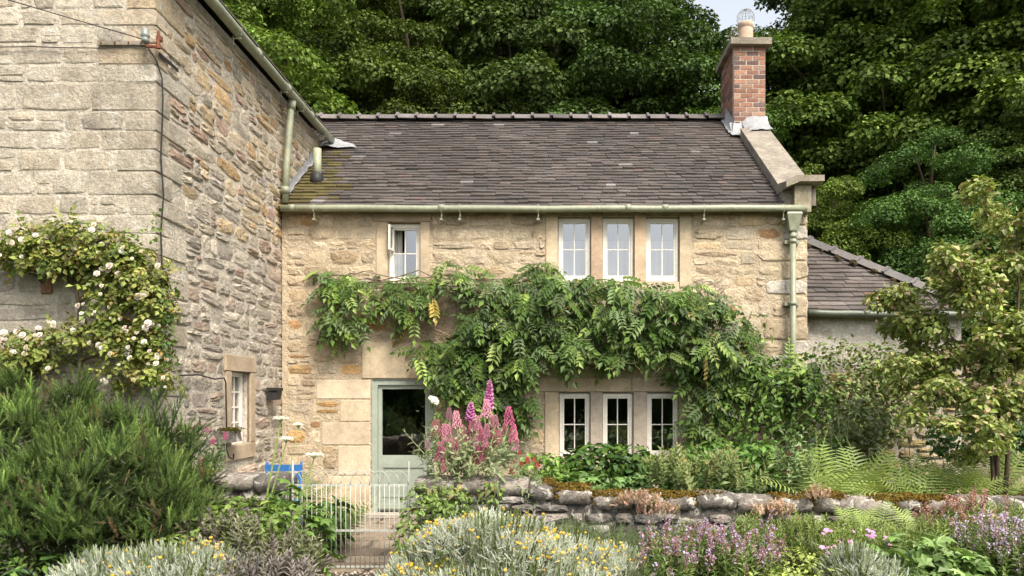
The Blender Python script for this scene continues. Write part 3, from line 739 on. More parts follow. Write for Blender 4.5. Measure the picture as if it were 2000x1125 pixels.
# ------------------------------------------------------------------ chimney
QX0, QX1, QY0, QY1, QZ0, QZ1 = 3.40, 3.995, 2.58, 3.62, 6.45, 8.27
m = MB(); m.box((QX0 + .008, QY0 + .008, QZ0 - .3), (QX1 - .008, QY1 - .008, QZ1 - .004))
chim = m.build('chimney', M_brickmortar, cot)
BR = {}
for i in range(4):
    t = T([(-.5, -.5, -.5), (.5, -.5, -.5), (.5, .5, -.5), (-.5, .5, -.5), (-.5, -.5, .5), (.5, -.5, .5), (.5, .5, .5), (-.5, .5, .5)], BOXF); t.v *= 1 + G.uniform(-.04, .0, t.v.shape); BR[i] = t
PAL_BRICK = [(.27, .135, .09), (.30, .155, .105), (.23, .11, .08), (.19, .105, .085), (.33, .20, .14), (.14, .09, .08), (.27, .16, .12)]
ih = .0865; items = []; z = QZ1 - ih; k = 0
bl, bh = .236, .113
def run(a, b, first):
    o = []; x = a; w = first
    while x < b - .02:
        e = min(x + w, b)
        if b - e < .05: e = b
        o.append((x, e)); x = e; w = bl
    return o
while z > QZ0 - .25:
    for (a, b) in run(QX0, QX1, bl if k % 2 else bh + .01):
        items.append((mat4((b - a - .016, 0, 0), (0, .1, 0), (0, 0, ih - .018), ((a + b) / 2, QY0 + .05 + R.uniform(-.003, .003), z + ih / 2)), pick(PAL_BRICK), R.randrange(4)))
    for sx, xx in ((-1, QX0 + .05), (1, QX1 - .05)):
        for (a, b) in run(QY0 + .104, QY1, bh if k % 2 else bl):
            items.append((mat4((.1, 0, 0), (0, b - a - .016, 0), (0, 0, ih - .018), (xx, (a + b) / 2, z + ih / 2)), pick(PAL_BRICK), R.randrange(4)))
    z -= ih; k += 1
pieces(chim, 'brick', M_brick, items, BR)
m = MB(); m.box((QX0 - .08, QY0 - .11, QZ1), (QX1 + .08, QY1 + .11, QZ1 + .115), jit=.006); m.build('chimney_cap', M_cap, chim)
def pot(x, y, z, r, h, nm):
    prof = [(0, r * 1.06), (.03, r * 1.08), (h * .72, r * .97), (h * .78, r * .98), (h * .80, r * 1.06), (h * .93, r * 1.10), (h, r * 1.08), (h, r * .85), (h - .15, r * .82)]
    p = MB().tube([(x, y, z + a + i * 1e-5) for i, (a, _) in enumerate(prof)], [b for _, b in prof], 20, cap=False).build('chimney_pot', M_clay, chim, smooth=True)
    g = MB(); c = np.array((x, y, z + h + r * .75)); rr = r * 1.22
    for i in range(7):                         # balloon wire guard
        an = i * math.pi / 7
        pts = [c + rr * np.array((math.cos(an) * math.sin(t), math.sin(an) * math.sin(t), math.cos(t))) for t in np.linspace(-2.35, 2.35, 22)]
        g.tube(pts, .003, 4)
    for t in (.6, 1.2, 1.8):
        pts = [c + rr * np.array((math.cos(b) * math.sin(t), math.sin(b) * math.sin(t), math.cos(t))) for b in np.linspace(0, 2 * math.pi, 20)]
        g.tube(pts, .0025, 4)
    g.build('wire_guard', M_cap, chim)
pot(3.68, 2.80, QZ1 + .11, .135, .42, 'a'); pot(3.66, 3.35, QZ1 + .11, .135, .34, 'b')
# lead apron round the chimney foot
def sheet(f, n, m_, name, parent, material, **kw):
    v = [f(i / n, j / m_) for i in range(n + 1) for j in range(m_ + 1)]
    return MB().raw(v, [(i * (m_ + 1) + j, (i + 1) * (m_ + 1) + j, (i + 1) * (m_ + 1) + j + 1, i * (m_ + 1) + j + 1) for i in range(n) for j in range(m_)]).build(name, material, parent, smooth=True, **kw)
rz = lambda y: EZ + PIT * (y - EY)
sheet(lambda u, w: (3.32 + u * .36 + .02 * math.sin(w * 7), QY0 - .01 - w * .22, rz(QY0 - w * .22) + .075 + (.14 if w == 0 else 0) + .01 * math.sin(u * 11)), 8, 5, 'lead_apron', chim, M_lead)
sheet(lambda u, w: (QX0 - .012 - w * .10, QY0 - .08 + u * .62, rz(QY0 - .08 + u * .62) + .09 + (.22 if w == 0 else 0) - w * .02 + .012 * math.sin(u * 13)), 8, 3, 'lead_apron', chim, M_lead)
sheet(lambda u, w: (3.56 + u * .46, QY0 - .012 - .36 * w ** 1.2, rz(QY0 - .36 * w) + .235 + .10 * (1 - w) ** 3 - (.10 * max(0, .25 - u) * 4) * (1 - w * .4) + .008 * math.sin(u * 15 + w * 6)), 10, 6, 'lead_saddle', chim, M_lead)

# ------------------------------------------------------------------ the low annexe on the right
ann = thing('annexe', 'low rendered annexe with hipped tile roof right of the cottage', 'house', (5.2, .3, 0))
AY, AZ, AXR = .12, 3.08, 6.45
m = MB(); wall_holes(m, 'front', .28, .4, CX1, AXR - .12, -.2, 3.02, []); m.raw([(AXR - .12, .28, -.2), (AXR - .12, 5, -.2), (AXR - .12, 5, 3.02), (AXR - .12, .28, 3.02)], [(0, 1, 2, 3)])
m.build('wall', mat('pale_render', (.46, .42, .36), .95, .1, ((2.5, .2), (30, .2)), ((14, .03), (70, .01)), (((.22, .18, .13), 2.2, .5, .72), ((.62, .60, .56), 4, .62, .7))), ann)
items = []
for c in courses(CX1 + .4, AXR - .14, -.1, 2.15, [], (.14, .26), (.25, .55), .15, .012):
    items.append((face_matrix('front', .268, c, .035, .015), pick([(.30, .23, .14), (.27, .22, .16), (.32, .26, .18), (.35, .27, .13)]), ('s', R.randrange(14))))
pieces(ann, 'stone', M_stone_tan, items, TEMPS, 120)
hipy = lambda y: AXR - (y - AY)
m = MB(); H = 2.3
m.raw([(CX1, AY, AZ - .04), (AXR, AY, AZ - .04), (AXR - H, AY + H, AZ - .04 + H * PIT), (CX1, AY + H, AZ - .04 + H * PIT)], [(0, 1, 2, 3)])
m.raw([(AXR, AY, AZ - .04), (AXR, AY + 2 * H, AZ - .04), (AXR - H, AY + H, AZ - .04 + H * PIT)], [(0, 1, 2)])
m.raw([(CX1, AY + H, AZ - .04 + H * PIT), (AXR - H, AY + H, AZ - .04 + H * PIT), (AXR, AY + 2 * H, AZ - .04), (CX1, AY + 2 * H, AZ - .04)], [(0, 1, 2, 3)])
m.build('roof_deck', bpy.data.materials['dark_roof_timber'], ann)
def ann_col(x, y):
    c = np.array(R.choice(PAL_TILE)) * math.exp(R.gauss(0, .15)) * 1.2
    if R.random() < .03: c = np.array((.13, .075, .05))
    return tuple(c)
tile_roof(ann, lambda y: CX1 + .01, lambda y: hipy(y) - .08, AY, AZ - .02, PIT, 21, .135, (.17, .28), ann_col, 220)
L_ = .50; th = np.array((-1, 1, PIT)); th = th / np.linalg.norm(th); items = []
HT = {0: ridge_template(L_ + .03, .14, .10, .03)}
side = np.cross((0, 0, 1), th); side /= np.linalg.norm(side); upv = np.cross(th, side)
p = np.array((AXR + .02, AY - .02, AZ + .11))
for i in range(6):
    q = p + th * (i + 1) * L_
    items.append((mat4(-th, -side, upv, q), pick([(.125, .115, .11), (.14, .125, .118)]), 0))
pieces(ann, 'hip_tile', M_tile, items, HT)
mo = MB()
for i in range(26):
    q = p + th * R.uniform(.2, 3.0) - np.array((.12, .12, .12)) * R.uniform(.9, 1.3); s = R.uniform(.015, .035)
    mo.add(BR[i % 4], mat4((s * 2, 0, 0), (0, s * 2, s), (0, 0, s), q), (.06, .045, .02))
mo.build('moss_tufts', M_moss, ann, kind='stuff')
gutter(ann, (CX1 + .03, AY - .06, 3.04), (AXR + .1, AY - .06, 3.02), .05, color=(.42, .45, .47), joints=(.33, .6))

# garden boundary wall running on from the annexe
bw = thing('boundary_wall', 'stone wall coloured as if in tree shade, running on behind the shrubs at the right edge', 'wall', (7.5, .4, 0))
m = MB(); wall_holes(m, 'front', .33, .4, AXR - .1, 11.0, -.2, 2.45, []); m.build('wall_core', M_mortar_tan, bw, color=(.7, .7, .7))  # core tinted darker: the tree's shade is put into the colour
items = []
for c in courses(AXR - .08, 10.9, -.1, 2.4, [], (.14, .26), (.25, .55), .15, .012):
    items.append((face_matrix('front', .325, c, .035, .015), pick([(.24, .19, .12), (.22, .18, .13), (.26, .21, .15), (.28, .22, .11)]), ('s', R.randrange(14))))  # annexe stone colours darkened for the same tree shade
pieces(bw, 'stone', M_stone_tan, items, TEMPS, 60)
# ------------------------------------------------------------------ paving, gravel
m = MB(); m.box((-3.9, -3.7, -.06), (-1.0, -.05, -.012), (.09, .07, .05))
path = m.build('path', M_flag, kind='structure')
items = []
y = -3.62
while y < -.5:
    h = R.uniform(.30, .5); x = -3.85
    while x < -1.05:
        w = R.uniform(.35, .75); w = min(w, -1.02 - x)
        if w > .08:
            items.append((mat4((w - .02, 0, 0), (0, 0, -.03), (0, h - .02, 0), (x + w / 2, y + h / 2, -.012 + R.uniform(-.006, .006))), pick([(.20, .155, .11), (.23, .185, .14), (.17, .13, .095)]), R.randrange(8)))
        x += w
    y += h
FLAGS = {}
for i in range(8):
    t = T(BLOCKS[i].v.copy(), []); t.tot = BLOCKS[i].tot; t.loop = BLOCKS[i].loop; FLAGS[i] = t
pieces(path, 'flagstone', M_flag, items, FLAGS)
m = MB(); n = 5200
P = np.stack((G.uniform(-4.4, .2, n), G.uniform(-6.6, -3.55, n), G.uniform(-.012, .012, n)), 1)
peb = T([(1, 0, 0), (-.9, .2, 0), (0, .9, .1), (.1, -.8, 0), (0, 0, .6), (0, 0, -.5)], [(0, 2, 4), (2, 1, 4), (1, 3, 4), (3, 0, 4)])
m.scatter(peb, frames(np.array((0, 0, 1)) + G.normal(0, .3, (n, 3)), rnd_unit(n), G.uniform(.012, .026, n)), P, shade(n, [(.42, .36, .29), (.33, .28, .22), (.50, .45, .38)], .15))
m.build('gravel', M_gravel, kind='stuff', label='pale gravel in front of the iron gate', cat='gravel')

# ------------------------------------------------------------------ low garden walls
PAL_WALL = [(.17, .15, .13), (.20, .175, .15), (.14, .125, .11), (.22, .19, .16)]
def garden_wall(name, label, x0, x1, ztop, yf, yb, cop):
    w = thing(name, label, 'wall', ((x0 + x1) / 2, yf, 0))
    m = MB(); n = 12; v = []
    xs = np.linspace(x0 + .03, x1 - .03, n)
    for x in xs:
        z = ztop(x) - .12
        v += [(x, yf + .04, -.1), (x, yf + .04, z), (x, yb - .04, z), (x, yb - .04, -.1)]
    m.raw(v, [(i * 4 + j, i * 4 + j + 1, i * 4 + 5 + j, i * 4 + 4 + j) for i in range(n - 1) for j in range(3)] + [(0, 1, 2, 3), tuple((n - 1) * 4 + j for j in range(4))])
    m.build('wall_core', M_wallstone, w, color=(.10, .09, .08))
    x = x0; tops = []
    while x < x1 - .05:                        # rounded coping stones, each a lump laid across the wall
        L = R.uniform(*cop); L = L if x + L < x1 - .15 else x1 - x
        zt = ztop(x + L / 2) + R.uniform(-.012, .02); hh = R.uniform(.16, .22)
        nn, mm = 7, 10; v = []; ph = R.uniform(0, 9)
        for i in range(nn):
            u = i / (nn - 1); e = (1 - (2 * u - 1) ** 8 * .14)
            for j in range(mm):
                a = 2 * math.pi * j / mm; cy_, cz_ = math.cos(a), math.sin(a)
                py = abs(cy_) ** .62 * math.copysign(1, cy_) * ((yb - yf) / 2 + .03) * e; pz = abs(cz_) ** .7 * math.copysign(1, cz_) * hh / 2 * e
                v.append((x + .006 + u * (L - .012), (yf + yb) / 2 + py + R.uniform(-.012, .012), zt - hh / 2 + pz + R.uniform(-.012, .012)))
        f = [(i * mm + j, i * mm + (j + 1) % mm, (i + 1) * mm + (j + 1) % mm, (i + 1) * mm + j) for i in range(nn - 1) for j in range(mm)] + [tuple(range(mm - 1, -1, -1)), tuple((nn - 1) * mm + j for j in range(mm))]
        MB().raw(v, f).build('coping_stone', M_wallstone, w, smooth=True, color=pick(PAL_WALL)); tops.append((x, x + L, zt)); x += L
    its = []
    for c in courses(x0, x1, -.05, 1.1, [], (.07, .15), (.14, .38), .15, .008):
        zt = ztop((c[0] + c[1]) / 2) - .21
        if c[2] > zt - .04: continue
        c = (c[0], c[1], c[2], min(c[3], zt + .02))
        its.append((face_matrix('front', yf + .02, c, R.uniform(.03, .06), .03), pick(PAL_WALL + [(.34, .31, .28)]), ('s', R.randrange(14))))
    pieces(w, 'stone', M_wallstone, its, TEMPS, 150)
    return w, tops
zt_right = lambda x: .965 if x < -.35 else (.965 - .165 * min(1, (x + .35) / 1.05) - .012 * max(0, x - .7))
gw, tops = garden_wall('garden_wall', 'low lichened stone garden wall with rounded coping right of the gate', -1.36, 6.4, zt_right, -3.72, -3.30, (.24, .46))
gw2, tops2 = garden_wall('garden_wall', 'short low stone wall between the gate and the rosemary', -4.0, -2.68, lambda x: .985, -3.62, -3.22, (.40, .6))
def moss(parent, spans, yf, yb, dens, ztopf):
    N = int(dens * sum(b - a for a, b, _ in spans)); m = MB()
    P = []; 
    while len(P) < N:
        a, b, z = spans[R.randrange(len(spans))]
        x = R.uniform(a, b); y = R.uniform(yf, yb) if R.random() < .5 else R.uniform(yf - .015, yf + .1)
        if math.sin(x * 5.1 + 1) + math.sin(x * 11.7) * .7 + .8 * math.sin(x * 2.3) + R.gauss(0, .35) < .2: continue
        k = (y - (yf + yb) / 2) / ((yb - yf) / 2); zz = z - .035 * abs(k) ** 3 - (.05 if k < -.98 else 0) + R.uniform(-.012, .008)
        P.append((x, y, zz))
    P = np.array(P); n = len(P)
    nn = np.array((0, -.25, 1)) + G.normal(0, .5, (n, 3))
    m.scatter(T([(-.5, 0, 0), (.5, 0, 0), (.3, 1, .3), (-.3, 1, .3), (0, .4, .7)], [(0, 1, 4), (1, 2, 4), (2, 3, 4), (3, 0, 4)]), frames(nn, rnd_unit(n), G.uniform(.012, .03, n)), P, shade(n, [(.17, .095, .018), (.13, .08, .017), (.10, .07, .016), (.11, .09, .02)], .3))
    m.build('moss', M_moss, parent, kind='stuff', label='orange brown moss on the wall top')
moss(gw, [t for t in tops if t[0] > -.9], -3.71, -3.32, 1500, zt_right)
moss(gw2, tops2[:1], -3.6, -3.25, 900, None)

# raised soil behind the right hand wall
m = MB(); n = 24; v = []
for i in range(n + 1):
    x = -1.2 + i * .36
    for y, z in ((-3.34, .50), (-2.6, .55), (-1.2, .48), (-.02, .42), (-.02, -.1)): v.append((x, y, (z + R.uniform(-.03, .03)) * min(1, (x + 1.2) / .5) - .02 if z > 0 else z))
m.raw(v, [(i * 5 + j, (i + 1) * 5 + j, (i + 1) * 5 + j + 1, i * 5 + j + 1) for i in range(n) for j in range(4)]).build('flower_bed', M_earth, kind='structure', smooth=True)
# ------------------------------------------------------------------ iron gate
GX0, GX1, GYY = -2.64, -1.45, -3.5
gate = thing('garden_gate', 'pale grey iron garden gate with hooped top and slim upright bars', 'gate', ((GX0 + GX1) / 2, GYY, 0))
for x, zt in ((GX0, 1.12), (GX1, 1.11)):
    MB().tube([(x, GYY, .0), (x, GYY, zt - .01), (x, GYY, zt)], [.012, .012, .005], 8).build('gate_post', M_metalgate, gate, smooth=True)
for z, r in ((.865, .011), (.40, .010), (.03, .010)):
    MB().box((GX0 + .012, GYY - .006, z - r), (GX1 - .012, GYY + .006, z + r)).build('rail', M_metalgate, gate)
nb = 24; bx = [GX0 + (GX1 - GX0) * i / nb for i in range(nb + 1)]
for i in range(1, nb):
    tube([(bx[i], GYY - .008, .02), (bx[i], GYY - .008, .875)], .0042, 'bar', M_metalgate, gate, 6)
for i in range(-2, nb - 1, 2):
    a, b = bx[max(i, 0)] if i >= 0 else bx[0] - (bx[1] - bx[0]) * 2, (bx[i + 4] if i + 4 <= nb else bx[nb] + (bx[1] - bx[0]) * 2)
    c, hw = (a + b) / 2, (b - a) / 2
    pts = [(c - hw * math.cos(t), GYY - .008 + (.006 if (i // 2) % 2 else -.006), .875 + .135 * math.sin(t)) for t in np.linspace(0, math.pi, 15)]
    pts = [q for q in pts if GX0 - .001 < q[0] < GX1 + .001]
    if len(pts) > 2: tube(pts, .0042, 'hoop', M_metalgate, gate, 6)
MB().box((GX0 - .09, GYY - .02, .855), (GX0 - .016, GYY + .02, .878)).box((GX0 - .075, GYY - .012, .70), (GX0 - .045, GYY + .012, .853)).build('hinge', M_metalgate, gate)
MB().box((GX1 + .016, GYY - .012, .60), (GX1 + .10, GYY + .012, .63)).build('latch', M_rust, gate)

# ------------------------------------------------------------------ blue chair behind the wall
cx_, cy_ = -3.44, -1.75
chair = thing('garden_chair', 'bright blue slatted garden chair behind the low wall', 'chair', (cx_, cy_, 0))
for s in (-1, 1):
    MB().tube([(cx_ + s * .22, cy_ + .2, 0), (cx_ + s * .22, cy_ + .12, .5), (cx_ + s * .22, cy_ + .22, .93)], .016, 6).build('back_leg', M_blue, chair)
    MB().tube([(cx_ + s * .22, cy_ - .22, 0), (cx_ + s * .22, cy_ - .2, .45)], .016, 6).build('front_leg', M_blue, chair)
for i in range(5): MB().box((cx_ - .24, cy_ - .22 + i * .08, .44), (cx_ + .24, cy_ - .16 + i * .08, .46)).build('seat_slat', M_blue, chair)
for i, z in enumerate((.58, .70, .81)): MB().box((cx_ - .24, cy_ + .115 + (z - .5) * .23, z), (cx_ + .24, cy_ + .135 + (z - .5) * .23, z + .085)).build('back_slat', M_blue, chair)
# ------------------------------------------------------------------ leaf templates: x width, y length, z normal; base at the origin, length 1
def leaf2(w, m=.42, fold=.10, droop=.10): return T([(0, 0, 0), (w / 2, m, fold), (0, 1, -droop), (-w / 2, m, fold)], [(0, 1, 2), (0, 2, 3)])
def leaf4(w, m=.4, fold=.10, droop=.15): return T([(0, 0, 0), (w / 2, m * .7, fold), (w * .36, m * 1.7, fold * .5 - droop * .3), (0, 1, -droop), (-w * .36, m * 1.7, fold * .5 - droop * .3), (-w / 2, m * .7, fold), (0, m, .02)], [(0, 1, 6), (1, 2, 6), (2, 3, 6), (3, 4, 6), (4, 5, 6), (5, 0, 6)])
OVATE = leaf2(.55); OVATE6 = leaf4(.6); LANCE = leaf2(.26, .4, .05, .12); LANCE6 = leaf4(.34, .4, .05, .2); ROUND = leaf4(.95, .42, .08, .1)
NEEDLE = T([(-.05, 0, 0), (.05, 0, 0), (0, 1, .05)], [(0, 1, 2)])
def palmate(k=5, deep=.45):
    v = [(0, .15, 0)]; an = np.linspace(-2.5, 2.5, 2 * k + 1)
    for i, a in enumerate(an):
        r = (.60 if i % 2 else .60 * (1 - deep)) * (1 - .18 * abs(a) / 2.5) if i not in (0, 2 * k) else .12
        v.append((math.sin(a) * r, .30 + math.cos(a) * r * 1.1, -.10 * r + (.07 if i % 2 == 0 else -.02)))
    return T(v, [(0, i, i + 1) for i in range(1, 2 * k + 1)])
PALM = palmate(5, .42); PALM3 = palmate(3, .5)
def pinnate(pairs=5, w=.15, ll=.26, arch=.35, tl=OVATE):
    parts = []; t = tl
    def at(s): return np.array((0, s, -arch * s * s)), nrm(np.array((0, 1, -2 * arch * s)))
    pr = [at(s)[0] for s in (0, .35, .7, .95)]
    v = []
    for p in pr: v += [p + (-.006, 0, 0), p + (.006, 0, 0)]
    parts.append(T(v, [(2 * i, 2 * i + 1, 2 * i + 3, 2 * i + 2) for i in range(3)]))
    for i in range(pairs):
        s = .22 + .72 * i / pairs; p, d = at(s)
        for sg in (-1, 1):
            t_ = nrm(d * .55 + np.array((sg * .8, 0, -.30))); n_ = np.array((sg * .25, .1, 1.0))
            M = frames(n_[None], t_[None], ll * (1 - .25 * abs(i / pairs - .4)))[0]
            parts.append(T(t.v @ M.T + p, [tuple(t.loop[3 * k:3 * k + 3]) for k in range(len(t.tot))]))
    p, d = at(.95); M = frames(np.array([(0, .4, 1.)]), d[None], ll * 1.05)[0]
    parts.append(T(t.v @ M.T + p, [tuple(t.loop[3 * k:3 * k + 3]) for k in range(len(t.tot))]))
    return tjoin(*parts)
WIST = {i: pinnate(R.choice((4, 5, 5)), ll=R.uniform(.30, .36), arch=a) for i, a in enumerate((.15, .3, .45, .6))}
ROSELEAF = pinnate(2, ll=.46, arch=.2, tl=leaf2(.72))
def sprig(n, tl, ll, spread=.8, stem=.02, whorl=2.4, top=.25, h0=.05, taper=.5, seed=1):
    """an upright shoot along +z, unit tall, with leaves set round it"""
    g = np.random.default_rng(seed); parts = [T([(stem, 0, 0), (-stem / 2, stem * .8, 0), (-stem / 2, -stem * .8, 0), (stem * .4, 0, 1), (-stem * .2, stem * .3, 1), (-stem * .2, -stem * .3, 1)], [(0, 1, 4, 3), (1, 2, 5, 4), (2, 0, 3, 5)])]
    for i in range(n):
        s = h0 + (1 - h0) * i / max(n - 1, 1); a = i * whorl + g.uniform(-.3, .3)
        sp = spread * (1 - (1 - top) * s) + g.uniform(-.12, .12)
        d = np.array((math.cos(a) * math.sin(sp), math.sin(a) * math.sin(sp), math.cos(sp))); n_ = np.array((-math.cos(a) * math.cos(sp), -math.sin(a) * math.cos(sp), math.sin(sp)))
        M = frames(n_[None], d[None], ll * (1 - taper * s) * g.uniform(.8, 1.2))[0]
        v = tl.v @ M.T + np.array((0, 0, s)); k = 0; f = []
        for t in tl.tot: f.append(tuple(tl.loop[k:k + t])); k += t
        parts.append(T(v, f))
    return tjoin(*parts)
NEEDLE2 = T([(-.10, 0, 0), (.10, 0, 0), (.02, 1, .08)], [(0, 1, 2)])
ROSEM = [sprig(46, NEEDLE2, .26, 1.1, .014, 2.4, .4, .02, .3, s) for s in (1, 2, 3)]
SANT = [sprig(15, T([(-.16, 0, 0), (.16, 0, 0), (0, 1, .1)], [(0, 1, 2)]), .34, .8, .02, 2.4, .35, .10, .25, s) for s in (4, 5)]
LAV = [sprig(22, T([(-.06, 0, 0), (.06, 0, 0), (0, 1, 0)], [(0, 1, 2)]), .22, .7, .015, 2.4, .4, .02, .3, s) for s in (6, 7)]
SAGE = [sprig(12, LANCE6, .55, 1.25, .02, 2.1, .25, .15, .45, s) for s in (8, 9)]
HERB = [sprig(14, leaf2(.5), .34, 1.2, .012, 2.2, .5, .15, .35, s) for s in (10, 11)]
HERBL = [sprig(14, leaf2(.3), .40, 1.1, .012, 2.2, .5, .15, .35, s) for s in (12, 13)]
VALER = [sprig(10, leaf4(.36), .34, 1.3, .014, 2.0, .7, .03, .6, s) for s in (14, 15)]
def ball(r=1, n=5, m=3):
    v = [(0, 0, r)]
    for j in range(1, m):
        for i in range(n): a = 2 * math.pi * (i + .5 * j) / n; t = math.pi * j / m; v.append((r * math.sin(t) * math.cos(a), r * math.sin(t) * math.sin(a), r * math.cos(t)))
    v.append((0, 0, -r)); f = [(0, 1 + i, 1 + (i + 1) % n) for i in range(n)]
    for j in range(m - 2): f += [(1 + j * n + i, 1 + (j + 1) * n + i, 1 + (j + 1) * n + (i + 1) % n, 1 + j * n + (i + 1) % n) for i in range(n)]
    k = 1 + (m - 2) * n; f += [(k + i, len(v) - 1, k + (i + 1) % n) for i in range(n)]
    return T(v, f)
BALL = ball()
def rose():
    parts = []
    for lay, (n_, tilt, s, h) in enumerate(((6, 1.25, .55, 0), (5, .8, .48, .08), (4, .35, .36, .12))):
        for i in range(n_):
            a = 2 * math.pi * i / n_ + lay * .6; d = np.array((math.cos(a) * math.sin(tilt), math.sin(a) * math.sin(tilt), math.cos(tilt))); q = np.array((-math.cos(a) * math.cos(tilt), -math.sin(a) * math.cos(tilt), math.sin(tilt)))
            M = frames(q[None], d[None], s)[0]; t = T([(-.2, 0, 0), (.2, 0, 0), (.52, .6, .12), (.25, 1, .0), (-.25, 1, .0), (-.52, .6, .12)], [(0, 1, 2, 5), (5, 2, 3, 4)])
            parts.append(T(t.v @ M.T + np.array((0, 0, h)), [(0, 1, 2, 5), (5, 2, 3, 4)]))
    return tjoin(*parts)
ROSE = rose()
def flower_head(n, r0, h, tl, seed, size=.12, cone=1.0):
    g = np.random.default_rng(seed); parts = []
    for i in range(n):
        s = (i + .5) / n; a = i * 2.4; r = r0 * (1 - s * cone) ** .7 * g.uniform(.65, 1.05)
        M = np.eye(3) * size * g.uniform(.7, 1.2) * (1 - .35 * s)
        v = tl.v @ M.T + np.array((r * math.cos(a), r * math.sin(a), s * h)); k = 0; f = []
        for t in tl.tot: f.append(tuple(tl.loop[k:k + t])); k += t
        parts.append(T(v, f))
    return tjoin(*parts)
VHEAD = {i: flower_head(64, .44, .95, ball(1, 4, 3), 20 + i, .088, .72) for i in range(3)}

# ------------------------------------------------------------------ foliage scatter
def clump_points(c, r, n, shell=.55, low=-1.0):
    d = rnd_unit(int(n * 2.2) + 8); d = d[d[:, 2] > low][:n]; n = len(d)
    k = shell + (1 - shell) * G.random((n, 1)) ** .6
    return np.array(c) + d * k * np.array(r), nrm(d / np.array(r))
def leaves(mb, clumps, tl, size, pal, dens=None, out=.8, up=.6, jit=.5, droop=.3, shell=.55, var=.25, low=-1.0, w=None):
    for (c, r, n) in clumps:
        P, N = clump_points(c, r, n, shell, low); n = len(P)
        nn = N * out + np.array((0, 0, up)) + G.normal(0, jit, (n, 3)); tt = N * .5 + np.array((0, 0, -droop)) + G.normal(0, .6, (n, 3))
        mb.scatter(tl, frames(nn, tt, G.uniform(size[0], size[1], n)), P, shade(n, pal, var, w))
def shoots(mb, P, D, tls, size, pal, var=.22, w=None):
    """upright sprigs: template +z along D"""
    n = len(P); k = G.integers(0, len(tls), n); cols = shade(n, pal, var, w); s = G.uniform(size[0], size[1], n)
    D = nrm(D); a = nrm(np.cross(D, rnd_unit(n))); b = np.cross(D, a); M = np.stack((a, b, D), 2) * s[:, None, None]
    for q, tl in enumerate(tls):
        i = k == q; mb.scatter(tl, M[i], P[i], cols[i])
    return P + D * s[:, None]
def mound(c, r, n, low=.0, shell=.75):
    P, N = clump_points(c, r, n, shell, low); return P, N
def bush_stems(mb, base, tips, r=.012, color=(.14, .10, .07), sides=5):
    b = np.array(base, float)
    for t in tips:
        t = np.array(t, float); m_ = (b + t) / 2 + G.normal(0, .10, 3) * np.linalg.norm(t - b) + np.array((0, 0, .08))
        mb.tube([b + G.normal(0, .03, 3) * (1, 1, 0), (b + m_) / 2 + G.normal(0, .02, 3), m_, (m_ + t) / 2 + G.normal(0, .02, 3), t], np.array((1, .85, .7, .5, .25)) * r, sides, color)

GREEN = [(.085, .145, .02), (.07, .125, .018), (.10, .165, .027)]
DEEP = [(.035, .085, .018), (.045, .10, .02), (.05, .115, .022)]
LIME = [(.17, .24, .045), (.14, .22, .04), (.20, .26, .06)]

# ---- wisteria on the cottage front
wis = thing('wisteria', 'lush green wisteria spreading across the cottage front between the window rows', 'climber', (-.3, -.15, 0))
def inpoly(p, poly):
    x, y = p; c = False; j = len(poly) - 1
    for i in range(len(poly)):
        if (poly[i][1] > y) != (poly[j][1] > y) and x < (poly[j][0] - poly[i][0]) * (y - poly[i][1]) / (poly[j][1] - poly[i][1]) + poly[i][0]: c = not c
        j = i
    return c
# outlines on the wall in metres (x, z), with thickness and number of leaves
def wpoly(*q): return [wp(*p) for p in q]
REG = [(wpoly((960, 560), (1010, 540), (1060, 522), (1100, 545), (1180, 548), (1240, 575), (1330, 570), (1390, 592), (1410, 640), (1420, 690), (1400, 735), (1330, 722), (1270, 708), (1180, 715), (1110, 705), (1040, 725), (960, 750), (900, 725), (880, 690), (930, 640)), .6, 880),
       (wpoly((840, 545), (880, 510), (930, 540), (975, 545), (950, 590), (960, 640), (900, 650), (880, 590)), .30, 40),
       (wpoly((810, 670), (900, 670), (970, 700), (1040, 720), (1050, 770), (1025, 800), (985, 815), (950, 800), (890, 790), (850, 745), (820, 715)), .45, 190),
       (wpoly((735, 575), (780, 548), (850, 565), (860, 600), (830, 625), (780, 640), (740, 610)), .28, 52),
       (wpoly((620, 545), (660, 525), (700, 545), (740, 560), (720, 580), (690, 600), (710, 640), (690, 665), (650, 680), (640, 640), (665, 590), (635, 570)), .25, 78),
       (wpoly((980, 800), (1030, 790), (1010, 850), (985, 870)), .2, 26),
       (wpoly((1300, 730), (1420, 700), (1440, 760), (1410, 800), (1400, 860), (1355, 870), (1340, 810), (1345, 770)), .35, 130),
       (wpoly((1420, 640), (1450, 600), (1470, 660), (1500, 690), (1560, 700), (1600, 760), (1560, 800), (1440, 780), (1410, 720)), .35, 150)]
items = []
